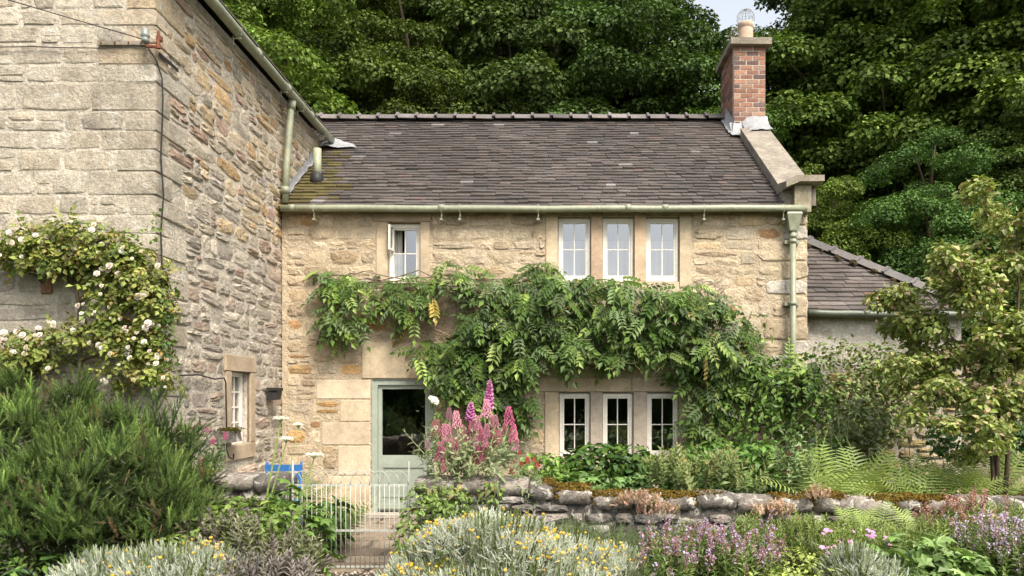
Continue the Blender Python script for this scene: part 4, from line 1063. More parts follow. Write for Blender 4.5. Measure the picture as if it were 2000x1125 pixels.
for poly, th, n in REG:
    xs = [p[0] for p in poly]; zs = [p[1] for p in poly]; k = 0; cx0 = (min(xs) + max(xs)) / 2
    while k < n * 1.25:
        p = (R.uniform(min(xs), max(xs)), R.uniform(min(zs), max(zs)))
        if not inpoly(p, poly): continue
        k += 1
        e = min(1, 2.2 * min(max(zs) - p[1] + .08, p[1] - min(zs) + .15, .45))
        lump = .5 + .5 * math.sin(p[0] * 6.3 + 1.5 * math.sin(p[1] * 4.1)) * math.sin(p[1] * 7.9 + 1.2 * math.sin(p[0] * 3.3))
        if R.random() > .45 + .75 * lump: continue
        y = -.06 - th * e * (.25 + .85 * lump) * R.random() ** .4
        n_ = np.array((R.gauss(0, .35), -.75, .75 + R.gauss(0, .3))); t_ = np.array((R.gauss(0, .75), -.45 + R.gauss(0, .35), -.45 + R.gauss(0, .5)))
        if p[1] > max(zs) - .18: t_[2] += .8
        M3 = frames(n_[None], t_[None], R.uniform(.20, .40))[0]
        M = np.eye(4); M[:3, :3] = M3; M[:3, 3] = (p[0], y, p[1] + .06)
        young = R.random() < (.22 if p[0] < -2.4 or p[0] > 2.3 else .10)
        items.append((M, tuple(shade(1, [(.34, .26, .06), (.26, .24, .06)] if R.random() < .018 else LIME if young else [(.062, .112, .018), (.048, .092, .015), (.082, .132, .022)], .28)[0]), R.randrange(4)))
# nearest leaves first among those that show
pieces(wis, 'leaf', M_leaf, items, WIST, 300, rest='foliage', vis=lambda M: math.exp(-6 * (M[1, 3] + .5)))
m = MB(); tw = (.16, .115, .085)
def twig(pts, r0, r1=None, jit=.02, c=tw):
    pts = [np.array(p) + G.normal(0, jit, 3) for p in pts]
    q = [pts[0]]
    for a, b in zip(pts[:-1], pts[1:]): q += [(a + b) / 2 + G.normal(0, jit * 1.5, 3), b]
    m.tube(q, np.linspace(r0, r1 or r0 * .5, len(q)), 6, np.array(c) * R.uniform(.7, 1.3))
def wq(px, py, y=-.12): a = wp(px, py); return (a[0], y, a[1])
twig([wq(1375, 985), wq(1400, 900), wq(1385, 800), wq(1330, 700), wq(1250, 640)], .035, .02)
twig([wq(1385, 985, -.2), wq(1410, 880), wq(1400, 760), wq(1440, 690), wq(1465, 610)], .022, .008)
for _ in range(6): twig([wq(1300, 640 + R.uniform(-30, 30)), wq(1150, 620 + R.uniform(-40, 40)), wq(1000, 600 + R.uniform(-30, 30)), wq(900, 570 + R.uniform(-20, 20)), wq(820, 560 + R.uniform(-25, 25)), wq(720, 555 + R.uniform(-25, 25)), wq(640, 550 + R.uniform(-15, 15))], .018, .005)
for _ in range(46):
    x = R.uniform(790, 1010); twig([wq(x, R.uniform(570, 640)), wq(x - R.uniform(-20, 60), R.uniform(560, 660)), wq(x - R.uniform(20, 130), R.uniform(555, 680))], .007, .0025, c=(.25, .18, .12))
for _ in range(8): twig([wq(880, 660), wq(850 + R.uniform(-20, 20), 640), wq(800 + R.uniform(-40, 20), R.uniform(600, 700))], .008, .003, c=(.23, .16, .11))
for _ in range(14): x = R.uniform(1330, 1400); twig([wq(x, 600), wq(x + R.uniform(-10, 20), 570), wq(x + R.uniform(-20, 50), R.uniform(540, 560))], .006, .003, c=(.24, .18, .13))
twig([wq(880, 545), wq(900, 530), wq(945, 508)], .004, .003); twig([wq(1015, 560), wq(1010, 530), wq(955, 495)], .004, .003, c=(.07, .11, .03))
for _ in range(26):                          # loose tendrils and bare shoots over the leaves
    a = R.uniform(880, 1400); b = R.uniform(570, 720); y = -R.uniform(.35, .62); q = [wq(a, b, y)]
    for k in range(3): a += R.uniform(-35, 35); b += R.uniform(-28, 34); q.append(wq(a, b, y - .04 * k))
    twig(q, .004, .002, .015, c=(.24, .22, .10))
m.build('stem', M_twig, wis, smooth=True)

# ---- climbing rose on the grey front wall
RY_ = HY - .22
ros = thing('climbing_rose', 'climbing rose with pale pink white blooms against the grey front wall', 'climber', (-5, HY - .1, 0))
def rp(px, py, y=RY_): return W(px, py, y)
m = MB()
def rtwig(*q, r=.02):
    pts = [np.array(rp(a, b, RY_ + .1)) + G.normal(0, .015, 3) for a, b in q]; o = [pts[0]]
    for a, b in zip(pts[:-1], pts[1:]): o += [(a + b) / 2 + G.normal(0, .02, 3), b]
    m.tube(o, np.linspace(r, r * .35, len(o)), 6, np.array((.10, .07, .05)) * R.uniform(.7, 1.3))
rtwig((170, 1000), (165, 850), (160, 720), (155, 600), (148, 555), (120, 520), (60, 500), (0, 480), r=.026)
rtwig((155, 590), (170, 540), (210, 500), (260, 480), (310, 500), (330, 560)); rtwig((160, 700), (220, 680), (280, 700), (330, 720), r=.016)
for _ in range(16): rtwig((R.uniform(60, 170), R.uniform(510, 560)), (R.uniform(20, 200), R.uniform(480, 530)), (R.uniform(0, 300), R.uniform(440, 510)), r=.008)
for _ in range(14): rtwig((0 + R.uniform(0, 40), R.uniform(720, 800)), (R.uniform(20, 100), R.uniform(680, 760)), (R.uniform(0, 160), R.uniform(640, 740)), r=.009)
m.build('stem', M_twig, ros, smooth=True)
def rc(px, py, rx, rz, n, y=RY_, ry=.2): d = y - CY; return (W(px, py, y), (rx * d / F, ry, rz * d / F), n)
ROSEPAL = [(.22, .25, .05), (.16, .20, .04), (.26, .25, .07), (.10, .15, .03), (.26, .17, .05)]
m = MB(); CLR = [rc(60, 480, 80, 38, 190), rc(20, 490, 55, 35, 70), rc(150, 470, 90, 45, 230), rc(215, 500, 75, 45, 190), rc(270, 530, 55, 50, 150), rc(300, 580, 42, 60, 150), rc(230, 570, 60, 45, 130), rc(110, 510, 70, 20, 80),
      rc(60, 680, 70, 36, 150), rc(130, 655, 55, 30, 80), rc(20, 720, 50, 45, 90), rc(220, 650, 60, 35, 120), rc(290, 670, 45, 40, 120), rc(320, 730, 25, 40, 50), rc(240, 720, 60, 35, 80), rc(190, 620, 40, 30, 40)]
leaves(m, CLR, ROSELEAF, (.09, .15), ROSEPAL, shell=.2, out=.5, up=.7, w=(.3, .3, .15, .17, .08))
m.build('foliage', M_leaf, ros, kind='stuff')
me_r = {}
items = []
for i in range(130):
    c, r, n = R.choice(CLR); d = rnd_unit(1)[0]; d[1] = -abs(d[1]) - .2; d = nrm(d)
    p = np.array(c) + d * np.array(r) * 1.02; s = R.uniform(.028, .062)
    D = nrm(np.array((R.gauss(0, .4), -1, R.uniform(-.1, .8)))); a = nrm(np.cross(D, (.3, .1, 1))); b = np.cross(D, a)
    items.append((mat4(a * s, b * s, D * s, p), tuple(np.array(R.choice([(.80, .72, .64), (.82, .70, .63), (.80, .66, .60), (.84, .78, .70)]))), 0))
for (px, py) in ((275, 580), (200, 680), (290, 632), (270, 580), (283, 575), (255, 700), (285, 640), (95, 720), (45, 655), (8, 650), (190, 535), (310, 520), (70, 460), (20, 455), (215, 520), (180, 450)):
    s = R.uniform(.05, .075); D = nrm(np.array((R.gauss(0, .3), -1, .4))); a = nrm(np.cross(D, (.3, .1, 1))); b = np.cross(D, a)
    items.append((mat4(a * s, b * s, D * s, W(px, py, RY_ - .18)), (.82, .72, .66), 0))
pieces(ros, 'rose_bloom', M_petal, items, {0: ROSE})
m = MB(); leaves(m, [rc(255, 490, 30, 18, 60), rc(325, 600, 18, 60, 90), rc(330, 690, 14, 50, 50)], leaf2(.9), (.03, .06), DEEP + GREEN, shell=.2, out=.6)
for a, b in (((300, 475), (306, 405)), ((240, 470), (305, 440))):
    P = np.array([np.array(rp(*a)) + (np.array(rp(*b)) - np.array(rp(*a))) * t for t in np.linspace(0, 1, 14)]) + G.normal(0, .02, (14, 3)); m.scatter(leaf2(.9), frames(np.array((0, -1, .3)) + G.normal(0, .4, (14, 3)), rnd_unit(14), G.uniform(.03, .06, 14)), P, shade(14, [(.15, .22, .05)]))
m.build('ivy', M_leaf, None, label='small dark ivy leaves creeping up the house corner beside the rose', cat='ivy')

# ---- rosemary, the big bush at the lower left
rsm = thing('rosemary_bush', 'big dark green rosemary bush with upright needle shoots at lower left', 'bush', (-4.2, -4.6, 0))
m = MB(); RC = []
for (px, py, y, rx, rz, ry, n) in ((40, 915, -4.5, 150, 130, .7, 420), (180, 920, -4.3, 140, 95, .6, 380), (275, 940, -4.3, 80, 70, .5, 300), (345, 985, -4.4, 70, 45, .35, 160), (180, 980, -4.9, 200, 110, .6, 460), (40, 1030, -5.0, 150, 120, .6, 360), (270, 1015, -4.8, 100, 75, .5, 240), (330, 880, -4.0, 45, 45, .25, 70), (90, 830, -4.2, 110, 50, .4, 120), (145, 790, -4.0, 40, 45, .25, 70), (25, 790, -4.1, 50, 55, .25, 80), (235, 835, -4.0, 35, 35, .22, 50), (300, 850, -3.95, 28, 40, .2, 40), (395, 945, -4.1, 30, 20, .18, 40)):
    d = y - CY; RC.append((W(px, py, y), (rx * d / F, ry, rz * d / F), n))
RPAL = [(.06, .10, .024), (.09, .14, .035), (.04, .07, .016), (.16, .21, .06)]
for (c, r, n) in RC:                         # tufts of upright shoots, with hollows between them
    Q, NQ = clump_points(c, r, n // 6, .70, -.55)
    for q, nq in zip(Q, NQ):
        if q[2] < .12: continue
        k = R.randint(8, 15); rr = R.uniform(.07, .14); d = rnd_unit(k); P = q + d * np.array((rr, rr, rr * .6)) * G.random((k, 1)) ** .5
        D = nq * .35 + d * .35 + np.array((R.gauss(0, .25), R.gauss(0, .2) - .05, .9)) + G.normal(0, .2, (k, 3)); t_ = math.exp(R.gauss(0, .25))
        shoots(m, P, D, ROSEM, (.07, .17), np.array(RPAL) * 1.75 * t_, .18, (.3, .32, .2, .18))
    Q, NQ = clump_points(c, np.array(r) * 1.12, n // 26, .95, -.1)      # stray branches breaking the outline
    for q, nq in zip(Q, NQ):
        k = R.randint(7, 12); tt = np.linspace(0, 1, k)[:, None]; d_ = nrm(nq * .8 + np.array((R.gauss(0, .3), -.1, .8))); P = q - d_ * .12 + d_ * tt * R.uniform(.18, .34) + G.normal(0, .012, (k, 3))
        shoots(m, P, d_ + G.normal(0, .35, (k, 3)), ROSEM, (.06, .12), np.array(RPAL) * 1.3 if R.random() < .85 else [(.16, .11, .06)], .2)
    P, N = clump_points(c, np.array(r) * .88, int(n * 2.6), .3, -.9); P = P[P[:, 2] > .03]; shoots(m, P, rnd_unit(len(P)) + (0, -.2, .25), ROSEM, (.09, .16), [(.045, .075, .018), (.06, .07, .025), (.035, .06, .014)], .25)  # inner shoots: shade inside the bush painted in as darker green
for (a, b) in (((330, 850), (352, 790)), ((345, 880), (400, 835)), ((350, 900), (395, 880)), ((300, 820), (310, 770)), ((380, 930), (420, 900))):   # long branches against the wall
    p0, p1 = np.array(W(*a, -4.0)), np.array(W(*b, -3.95)); k = 16; P = p0 + (p1 - p0) * np.linspace(0, 1, k)[:, None] + G.normal(0, .02, (k, 3))
    shoots(m, P, nrm(p1 - p0) * .8 + np.array((0, 0, .5)) + G.normal(0, .35, (k, 3)), ROSEM, (.10, .17), [(.06, .11, .03)], .2)
m.build('foliage', M_leaf, rsm, kind='stuff')
m = MB()
for k in range(60):
    c, r, n = R.choice(RC); p, nn = clump_points(c, r, 1, .75); bush_stems(m, (c[0] + R.uniform(-.3, .3), c[1] + .2, .1), [p[0]], .012, np.array((.13, .09, .06)) * R.uniform(.6, 1.6))
m.build('branch', M_twig, rsm, smooth=True)
# ------------------------------------------------------------------ garden plants
def px_mound(px, py, y, rx, rz, ry, n):
    d = y - CY; return (W(px, py, y), (rx * d / F, ry, rz * d / F), n)
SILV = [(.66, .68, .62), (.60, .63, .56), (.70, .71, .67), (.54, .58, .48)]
def santolina(label, mounds, nflow, group='silver santolina bushes'):
    t = thing('santolina_bush', label, 'bush', (mounds[0][0][0], mounds[0][0][1], 0), group)
    m = MB(); tops = []; spots = [R.choice(mounds) for _ in range(7)]
    for (c, r, n) in mounds:
        Q, NQ = mound(c, r, 16, -.25, .92); tl = []
        for q, nq in zip(Q, NQ):              # lumps of soft silver shoots
            rr = R.uniform(.13, .24); k = int(n * 2.7 / 16); P, N = mound(q - nq * rr * .6, (rr, rr, rr * .85), k, -.3, .72)
            tl.append(shoots(m, P, N * .6 + nq * .3 + np.array((0, 0, .5)) + G.normal(0, .42, P.shape), SANT, (.03, .075), np.array(SILV) * math.exp(R.gauss(0, .07)), .12))
        tops.append(np.concatenate(tl))
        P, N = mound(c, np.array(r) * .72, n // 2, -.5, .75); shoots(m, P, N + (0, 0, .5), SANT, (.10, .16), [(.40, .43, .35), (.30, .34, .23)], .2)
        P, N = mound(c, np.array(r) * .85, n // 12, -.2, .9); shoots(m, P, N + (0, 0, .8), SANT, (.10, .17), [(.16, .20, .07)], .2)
    m.build('foliage', M_silver, t, kind='stuff')
    if not nflow: return
    tips = np.concatenate(tops); fl = MB(); st = MB()
    cen = tips[G.choice(len(tips), max(3, nflow // 26))]; P = []
    while len(P) < nflow:
        c = cen[R.randrange(len(cen))]; q = tips[R.randrange(len(tips))]
        if np.linalg.norm(q - c) < .14 or R.random() < .03: P.append(q + np.array((R.gauss(0, .02), R.gauss(0, .02), R.uniform(.0, .06))))
    P = np.array(P); n = len(P); s = G.uniform(.010, .017, n)
    fl.scatter(ball(1, 6, 4), np.eye(3)[None] * s[:, None, None] * np.array((1, 1, .75)), P, shade(n, [(.66, .44, .05), (.72, .52, .10), (.60, .42, .08)], .12))
    st.scatter(T([(-.05, 0, 0), (.05, 0, 0), (.05, 0, -1), (-.05, 0, -1), (0, .05, 0), (0, .05, -1)], [(0, 1, 2, 3), (1, 4, 5, 2)]), np.eye(3)[None] * np.full(n, .08)[:, None, None] * np.array((.5, .5, 1.2)), P, shade(n, [(.2, .22, .10)], .1))
    fl.build('button_flowers', M_petal, t, kind='stuff', label='small round yellow button flowers'); st.build('flower_stems', M_silver, t, kind='stuff')
santolina('large silver grey santolina mound with yellow button flowers, bottom centre',
          [px_mound(960, 1125, -5.1, 170, 120, .55, 2300), px_mound(1080, 1130, -5.0, 130, 80, .5, 1300), px_mound(860, 1150, -5.2, 110, 80, .45, 1000), px_mound(1190, 1130, -4.9, 90, 50, .4, 700), px_mound(1000, 1190, -5.6, 260, 70, .4, 1300)], 1000)
santolina('silver grey santolina mound with yellow flowers at the bottom left edge', [px_mound(330, 1135, -5.35, 120, 55, .4, 1000), px_mound(200, 1145, -5.4, 80, 50, .35, 600), px_mound(410, 1140, -5.3, 55, 55, .3, 420)], 230)
santolina('small pale santolina tuft at the bottom right of centre', [px_mound(1670, 1125, -5.2, 50, 38, .25, 420), px_mound(1720, 1150, -5.25, 40, 40, .25, 200)], 0)

def shoot_plant(name, label, cat, mounds, tls, size, pal, up=.9, out=.4, jit=.25, low=-.2, shell=.5, var=.22, material=None, group=None, loc=None):
    t = thing(name, label, cat, loc or (mounds[0][0][0], mounds[0][0][1], 0), group)
    m = MB(); tips = []
    for (c, r, n) in mounds:
        P, N = mound(c, r, n, low, shell); P[:, 2] = np.maximum(P[:, 2], .01)
        tips.append(shoots(m, P, N * out + np.array((0, 0, up)) + G.normal(0, jit, P.shape), tls, size, pal, var))
    m.build('foliage', material or M_leaf, t, kind='stuff')
    return t, np.concatenate(tips)
def leaf_plant(name, label, cat, mounds, tl, size, pal, group=None, stems=10, w=None, material=None, **kw):
    t = thing(name, label, cat, (mounds[0][0][0], mounds[0][0][1], 0), group)
    m = MB(); leaves(m, mounds, tl, size, pal, w=w, **kw); m.build('foliage', material or M_leaf, t, kind='stuff')
    if stems:
        m = MB()
        for k in range(stems):
            c, r, n = R.choice(mounds); p, nn = clump_points(c, r, 1, .5); bush_stems(m, (c[0] + R.uniform(-.3, .3) * r[0], c[1] + R.uniform(-.2, .2) * r[1], .0), [p[0]], .008, np.array((.12, .13, .05)) * R.uniform(.6, 1.4))
        m.build('stem', M_twig, t, smooth=True)
    return t
# purple sage and its neighbours, lower left
shoot_plant('purple_sage', 'purple sage with dusky grey leaves left of the gate', 'herb', [px_mound(480, 1095, -4.9, 110, 55, .35, 100), px_mound(430, 1065, -4.7, 60, 30, .3, 36), px_mound(560, 1130, -4.9, 60, 45, .3, 50)], SAGE, (.13, .21), [(.17, .135, .13), (.17, .19, .09), (.22, .22, .13), (.14, .165, .06)], .85, .5)
shoot_plant('purple_sage', 'second low purple sage at the bottom edge beside the santolina', 'herb', [px_mound(510, 1165, -5.4, 100, 45, .3, 100)], SAGE, (.12, .2), [(.19, .155, .15), (.16, .15, .12), (.22, .19, .17)], .85, .5)
leaf_plant('cranesbill', 'bright green lobed leaves between rosemary and sage', 'plant', [px_mound(390, 1040, -4.75, 80, 45, .3, 240), px_mound(480, 1010, -4.4, 100, 38, .3, 300), px_mound(340, 1080, -5.0, 50, 35, .25, 140)], OVATE6, (.05, .10), LIME + GREEN, up=.9)
leaf_plant('hogweed_leaves', 'deeply lobed green leaves pushing through the gate', 'plant', [px_mound(585, 1020, -3.85, 45, 50, .22, 50), px_mound(625, 1035, -3.65, 22, 30, .1, 12), px_mound(555, 965, -3.8, 30, 25, .2, 22), px_mound(600, 1095, -4.2, 50, 35, .2, 36)], PALM, (.11, .19), [(.11, .19, .035), (.09, .16, .03), (.14, .22, .05)], up=1.0)
leaf_plant('ground_herbs', 'dark low leaves under the rosemary at the bottom left corner', 'plant', [px_mound(40, 1120, -5.3, 110, 50, .3, 420), px_mound(190, 1100, -5.1, 90, 40, .3, 300)], LANCE6, (.05, .11), DEEP + GREEN, up=.8)
leaf_plant('ground_herbs', 'leafy green herbs below the short left wall', 'plant', [px_mound(470, 990, -3.85, 70, 22, .2, 200), px_mound(420, 1010, -4.2, 60, 30, .2, 120)], OVATE6, (.03, .07), GREEN + LIME, up=.9)
# tall white umbels
def umbel(t, p, base, r, stem_r=.012):
    m = MB(); m.tube([base, np.array(base) * .55 + np.array(p) * .45 + G.normal(0, .03, 3), p], [stem_r, stem_r * .8, stem_r * .5], 7, (.16, .21, .06)); s_ = m.build('stem', M_twig, t, smooth=True)
    f = MB(); sp = MB(); q = np.array(p)
    for i in range(16):
        a = i * 2.4; rr = r * math.sqrt((i + .5) / 16); c = q + np.array((rr * math.cos(a), rr * math.sin(a) * .8, .055 - .25 * rr)); sp.tube([q, c], .0018, 4, (.2, .25, .1))
        n = 26; P = c + G.normal(0, 1, (n, 3)) * np.array((.013, .013, .006)); f.scatter(ROUND, frames(np.array((0, -.3, 1)) + G.normal(0, .4, (n, 3)), rnd_unit(n), G.uniform(.007, .012, n)), P, shade(n, [(.80, .78, .70), (.74, .72, .62)], .06))
    sp.build('umbel_ray', M_twig, t); f.build('umbel', M_petal, t, kind='stuff')
um = thing('cow_parsley', 'tall cow parsley with flat white flower heads left of the gate', 'flower', (-2.9, -3.95, 0))
b0 = (-2.98, -3.95, 0); umbel(um, W(548, 825, -4.0), b0, .07, .014); umbel(um, W(559, 865, -4.0), (-2.93, -3.9, 0), .06, .012); umbel(um, W(583, 838, -3.3), (-2.85, -3.9, .1), .03, .006)
um = thing('cow_parsley', 'cow parsley with one white flower head in front of the gate', 'flower', (-2.45, -3.7, 0))
umbel(um, W(613, 895, -3.7), (-2.62, -3.75, 0), .085, .013)

# ---- ferns
def frond_template(pairs=18, arch=.5, wid=.26, seed=1):
    g = np.random.default_rng(seed); parts = []; v = []
    def at(s): return np.array((0, s, .0)) + np.array((0, -.12 * s * s, -arch * s * s * .8)), nrm(np.array((0, 1 - .24 * s, -1.6 * arch * s)))
    ss = np.linspace(0, 1, 7)
    for s in ss: p = at(s)[0]; v += [p + (-.008 * (1.1 - s), 0, 0), p + (.008 * (1.1 - s), 0, 0)]
    parts.append(T(v, [(2 * i, 2 * i + 1, 2 * i + 3, 2 * i + 2) for i in range(6)]))
    pin = T([(-.09, 0, 0), (.09, 0, 0), (.10, .3, .03), (.05, .7, 0), (0, 1, -.10), (-.05, .7, 0), (-.10, .3, .03)], [(0, 1, 2, 6), (6, 2, 3, 5), (5, 3, 4)])
    for i in range(pairs):
        s = .12 + .86 * i / pairs; p, d = at(s); L = wid * math.sin(min(1, (s * 1.15 + .12)) * math.pi) ** .8 + .02
        for sg in (-1, 1):
            t_ = nrm(d * .32 + np.array((sg, 0, -.12 + g.normal(0, .06)))); M = frames(np.cross((sg, 0, 0), d)[None] * sg * 1.0 + np.array((0, 0, .3)), t_[None], L * g.uniform(.88, 1.08))[0]
            M = M @ np.diag((min(1.4, .05 / max(L, .03) * 2.1), 1, 1)); parts.append(T(pin.v @ M.T + p, [(0, 1, 2, 6), (6, 2, 3, 5), (5, 3, 4)]))
    return tjoin(*parts)
FROND = {i: frond_template(17, a, .24, i) for i, a in enumerate((.25, .45, .65))}
def fern(label, base, n, length, pal, lean=(0, 0), spread=.9, group='ferns along the garden wall'):
    t = thing('fern', label, 'fern', base, group); items = []
    for i in range(n):
        a = 2 * math.pi * i / n + R.uniform(-.3, .3); sp = spread * R.uniform(.35, 1.0)
        d = nrm(np.array((math.cos(a) * math.sin(sp) + lean[0], math.sin(a) * math.sin(sp) + lean[1], math.cos(sp)))); nn = np.array((-d[0] * d[2], -d[1] * d[2], 1 - d[2] ** 2)) * 1.0 + np.array((0, -.25, .15)) + G.normal(0, .15, 3)
        nn = np.array((0, 0, 1.0)) + .01 * nn if abs(d[2]) < .3 else nn
        M = np.eye(4); M[:3, :3] = frames(nn[None], d[None], R.uniform(*length))[0]; M[:3, 3] = np.array(base) + (R.uniform(-.04, .04), R.uniform(-.04, .04), 0)
        items.append((M, tuple(shade(1, pal, .12)[0]), R.randrange(3)))
    pieces(t, 'frond', M_leaf, items, FROND, 40)
FERNP = [(.25, .32, .085), (.30, .36, .11), (.21, .29, .07)]
FS = [((1600, 985, -3.0), 'pale fern just right of the garden centre behind the low wall'), ((1680, 985, -2.8), 'large pale fern in front of the annexe render, behind the wall'), ((1790, 985, -2.9), 'arching fern behind the wall below the stone annexe'), ((1870, 980, -2.7), 'tall upright fern behind the wall, second from the right edge'), ((1945, 980, -2.6), 'tall fern behind the wall at the right edge')]
for (q, lb) in FS: fern(lb, (W(*q)[0], q[2], .56), 17, (.75, 1.1), FERNP, (0, -.10), .75)
for (q, lb) in (((1668, 1040, -4.0), 'small fern standing in front of the garden wall'), ((1715, 1050, -4.05), 'drooping fern in front of the wall beside the pink cranesbill'), ((1790, 1040, -4.0), 'broad fern in front of the wall near its right end')):
    fern(lb, (W(*q)[0], q[2], .36), 12, (.50, .75), FERNP, (0, -.15), .8)
fern('dark green fern behind the gate', (-2.55, -2.75, .05), 16, (.8, 1.15), [(.09, .14, .03), (.12, .17, .04)], (.12, 0), .85)
leaf_plant('shade_plant', 'dark broad leaves behind the left half of the gate', 'plant', [px_mound(635, 1020, -2.9, 45, 55, .25, 130)], LANCE6, (.14, .24), [(.04, .09, .015), (.055, .11, .02)])
fern('slender fern against the cottage wall behind the blue chair', (-3.4, -.8, .3), 7, (.6, .9), [(.10, .15, .03)], (.05, 0), .5)

# ---- red valerian and foxgloves on the wall end
val = thing('red_valerian', 'tall red valerian with rosy pink flower heads above the wall end', 'flower', (-.9, -3.5, .9))
m = MB(); VP = []
bx0, by0 = W(910, 960, -3.55)[0], -3.55
for (px, py) in ((850, 835), (835, 860), (868, 830), (878, 800), (893, 815), (873, 845), (905, 840), (920, 825), (932, 820), (938, 845), (945, 860), (930, 865), (950, 795), (968, 815), (975, 845), (965, 850), (995, 810), (1003, 842), (1002, 860), (918, 850), (888, 860), (950, 835), (985, 830), (912, 870), (935, 885), (860, 880)):
    y = -3.6 + R.uniform(-.15, .2); tip = np.array(W(px, py + 18, y)); b = np.array((bx0 + (px - 915) * .0028, y + .03, .90)); VP.append((px, py, y))
    m.tube([b, b * .5 + tip * .5 + (R.gauss(0, .015), 0, .01), tip], [.006, .005, .003], 5, (.22, .25, .12))
m.build('stem', M_twig, val, smooth=True)
items = []
for (px, py, y) in VP:
    for q in range(R.choice((1, 1, 2))):
        s = R.uniform(.09, .16) * (1 if q == 0 else .6); p = np.array(W(px, py + 20, y)) + (np.array((R.gauss(0, .03), R.gauss(0, .03), -.09)) if q else 0)
        an = R.uniform(0, 6); c, sn = math.cos(an), math.sin(an)
        items.append((mat4((c * s * .9, sn * s * .9, 0), (-sn * s * .9, c * s * .9, 0), (R.gauss(0, .01), 0, s * 1.25), p), tuple(shade(1, [(.56, .16, .28), (.62, .26, .36), (.50, .12, .20), (.50, .22, .22), (.64, .34, .42)], .16)[0]), R.randrange(3)))
pieces(val, 'flower_head', M_petal, items, VHEAD)
m = MB()
P = np.stack((bx0 + G.uniform(-.42, .48, 110), by0 + G.uniform(-.22, .2, 110), .93 + G.uniform(-.05, .28, 110)), 1)
shoots(m, P, G.normal(0, .45, P.shape) + (0, 0, .75), VALER, (.20, .38), [(.24, .29, .15), (.30, .34, .19), (.20, .26, .11), (.32, .32, .17)], .18)
P = np.stack((bx0 + G.uniform(-.35, .35, 26), np.full(26, -3.74) + G.uniform(-.05, .05, 26), .9 + G.uniform(-.08, .05, 26)), 1)
m.scatter(LANCE6, frames(np.array((0, -1, .5)) + G.normal(0, .4, (26, 3)), np.array((0, -.4, -1)) + G.normal(0, .4, (26, 3)), G.uniform(.09, .16, 26)), P, shade(26, [(.22, .26, .10), (.30, .20, .07)], .2))
m.build('foliage', M_leaf, val, kind='stuff')
v2 = thing('crimson_valerian', 'small crimson valerian on the wall right of the tall pink one', 'flower', (-.15, -3.6, .8)); m = MB(); items = []
for (px, py) in ((1015, 888), (1030, 905), (1018, 910), (1042, 900), (1005, 905), (1048, 912), (1000, 925), (1010, 945)):
    y = -3.6 + R.uniform(-.1, .15); p = np.array(W(px, py, y)); s = R.uniform(.04, .075); m.tube([(p[0] + R.gauss(0, .05), y, .8), p], [.004, .003], 5, (.2, .24, .1))
    items.append((mat4((s, 0, 0), (0, s, 0), (0, 0, s), p), (.50, .03, .06), R.randrange(3)))
P = np.stack((G.uniform(-.4, .05, 40), G.uniform(-3.75, -3.4, 40), .75 + G.uniform(-.1, .15, 40)), 1); shoots(m, P, G.normal(0, .4, P.shape) + (0, 0, .8), VALER, (.12, .2), [(.2, .27, .13), (.15, .24, .07)], .18)
m.build('foliage', M_leaf, v2, kind='stuff'); pieces(v2, 'flower_head', M_petal, items, VHEAD)
def foxglove(label, px, ptop, pbot, y):
    t = thing('foxglove', label, 'flower', (W(px, 0, y)[0], y, 0), 'foxgloves behind the valerian'); a = np.array(W(px, pbot, y)); b = np.array(W(px + 2, ptop, y))
    MB().tube([(a[0], y, .2), a, b], [.009, .008, .003], 6, (.17, .22, .08)).build('stem', M_twig, t, smooth=True)
    bell = MB().tube([(0, 0, 0), (0, 0, .3), (0, 0, .7), (0, 0, 1.0)], [.10, .2, .27, .36], 8, cap=False).mesh('bell', M_petal, True)
    n = 46
    for i in range(n):
        s = i / n; an = i * 2.4; sz = .052 * (1 - s) ** .6 + .010; p = a + (b - a) * (s * .95); d = nrm(np.array((math.cos(an), math.sin(an) * .9 - .2, -.75 + .6 * s))); u = nrm(np.cross(d, (0.1, .2, 1))); w = np.cross(d, u)
        link('bell', bell, t, M=mat4(u * sz, w * sz, d * sz, p), color=tuple(shade(1, [(.50, .13, .36), (.56, .20, .44), (.60, .30, .50)], .12)[0]))
foxglove('tall purple pink foxglove spire, the higher one behind the pink valerian', 955, 737, 792, -3.1)
foxglove('shorter purple foxglove among the pink valerian heads', 918, 783, 815, -3.15)
# white rose by the door
wr = thing('white_rose', 'two white rose blooms on the stem beside the green door', 'flower', W(850, 900, -.9)); items = []
for px, py, s in ((848, 782, .10), (852, 836, .07), (842, 778, .07), (853, 786, .08)):
    D = nrm(np.array((R.gauss(0, .2), -1, .3))); a = nrm(np.cross(D, (.3, .1, 1))); b = np.cross(D, a); items.append((mat4(a * s, b * s, D * s, W(px, py, -.9)), (.80, .78, .74), 0))
pieces(wr, 'rose_bloom', M_petal, items, {0: ROSE}); m = MB(); m.tube([W(858, 1000, -.9), W(860, 880, -.85), W(850, 782, -.9)], [.009, .007, .004], 6, (.10, .14, .05)); leaves(m, [px_mound(858, 850, -.85, 16, 70, .1, 70)], ROSELEAF, (.08, .13), GREEN, shell=.2); m.build('stem', M_leaf, wr)

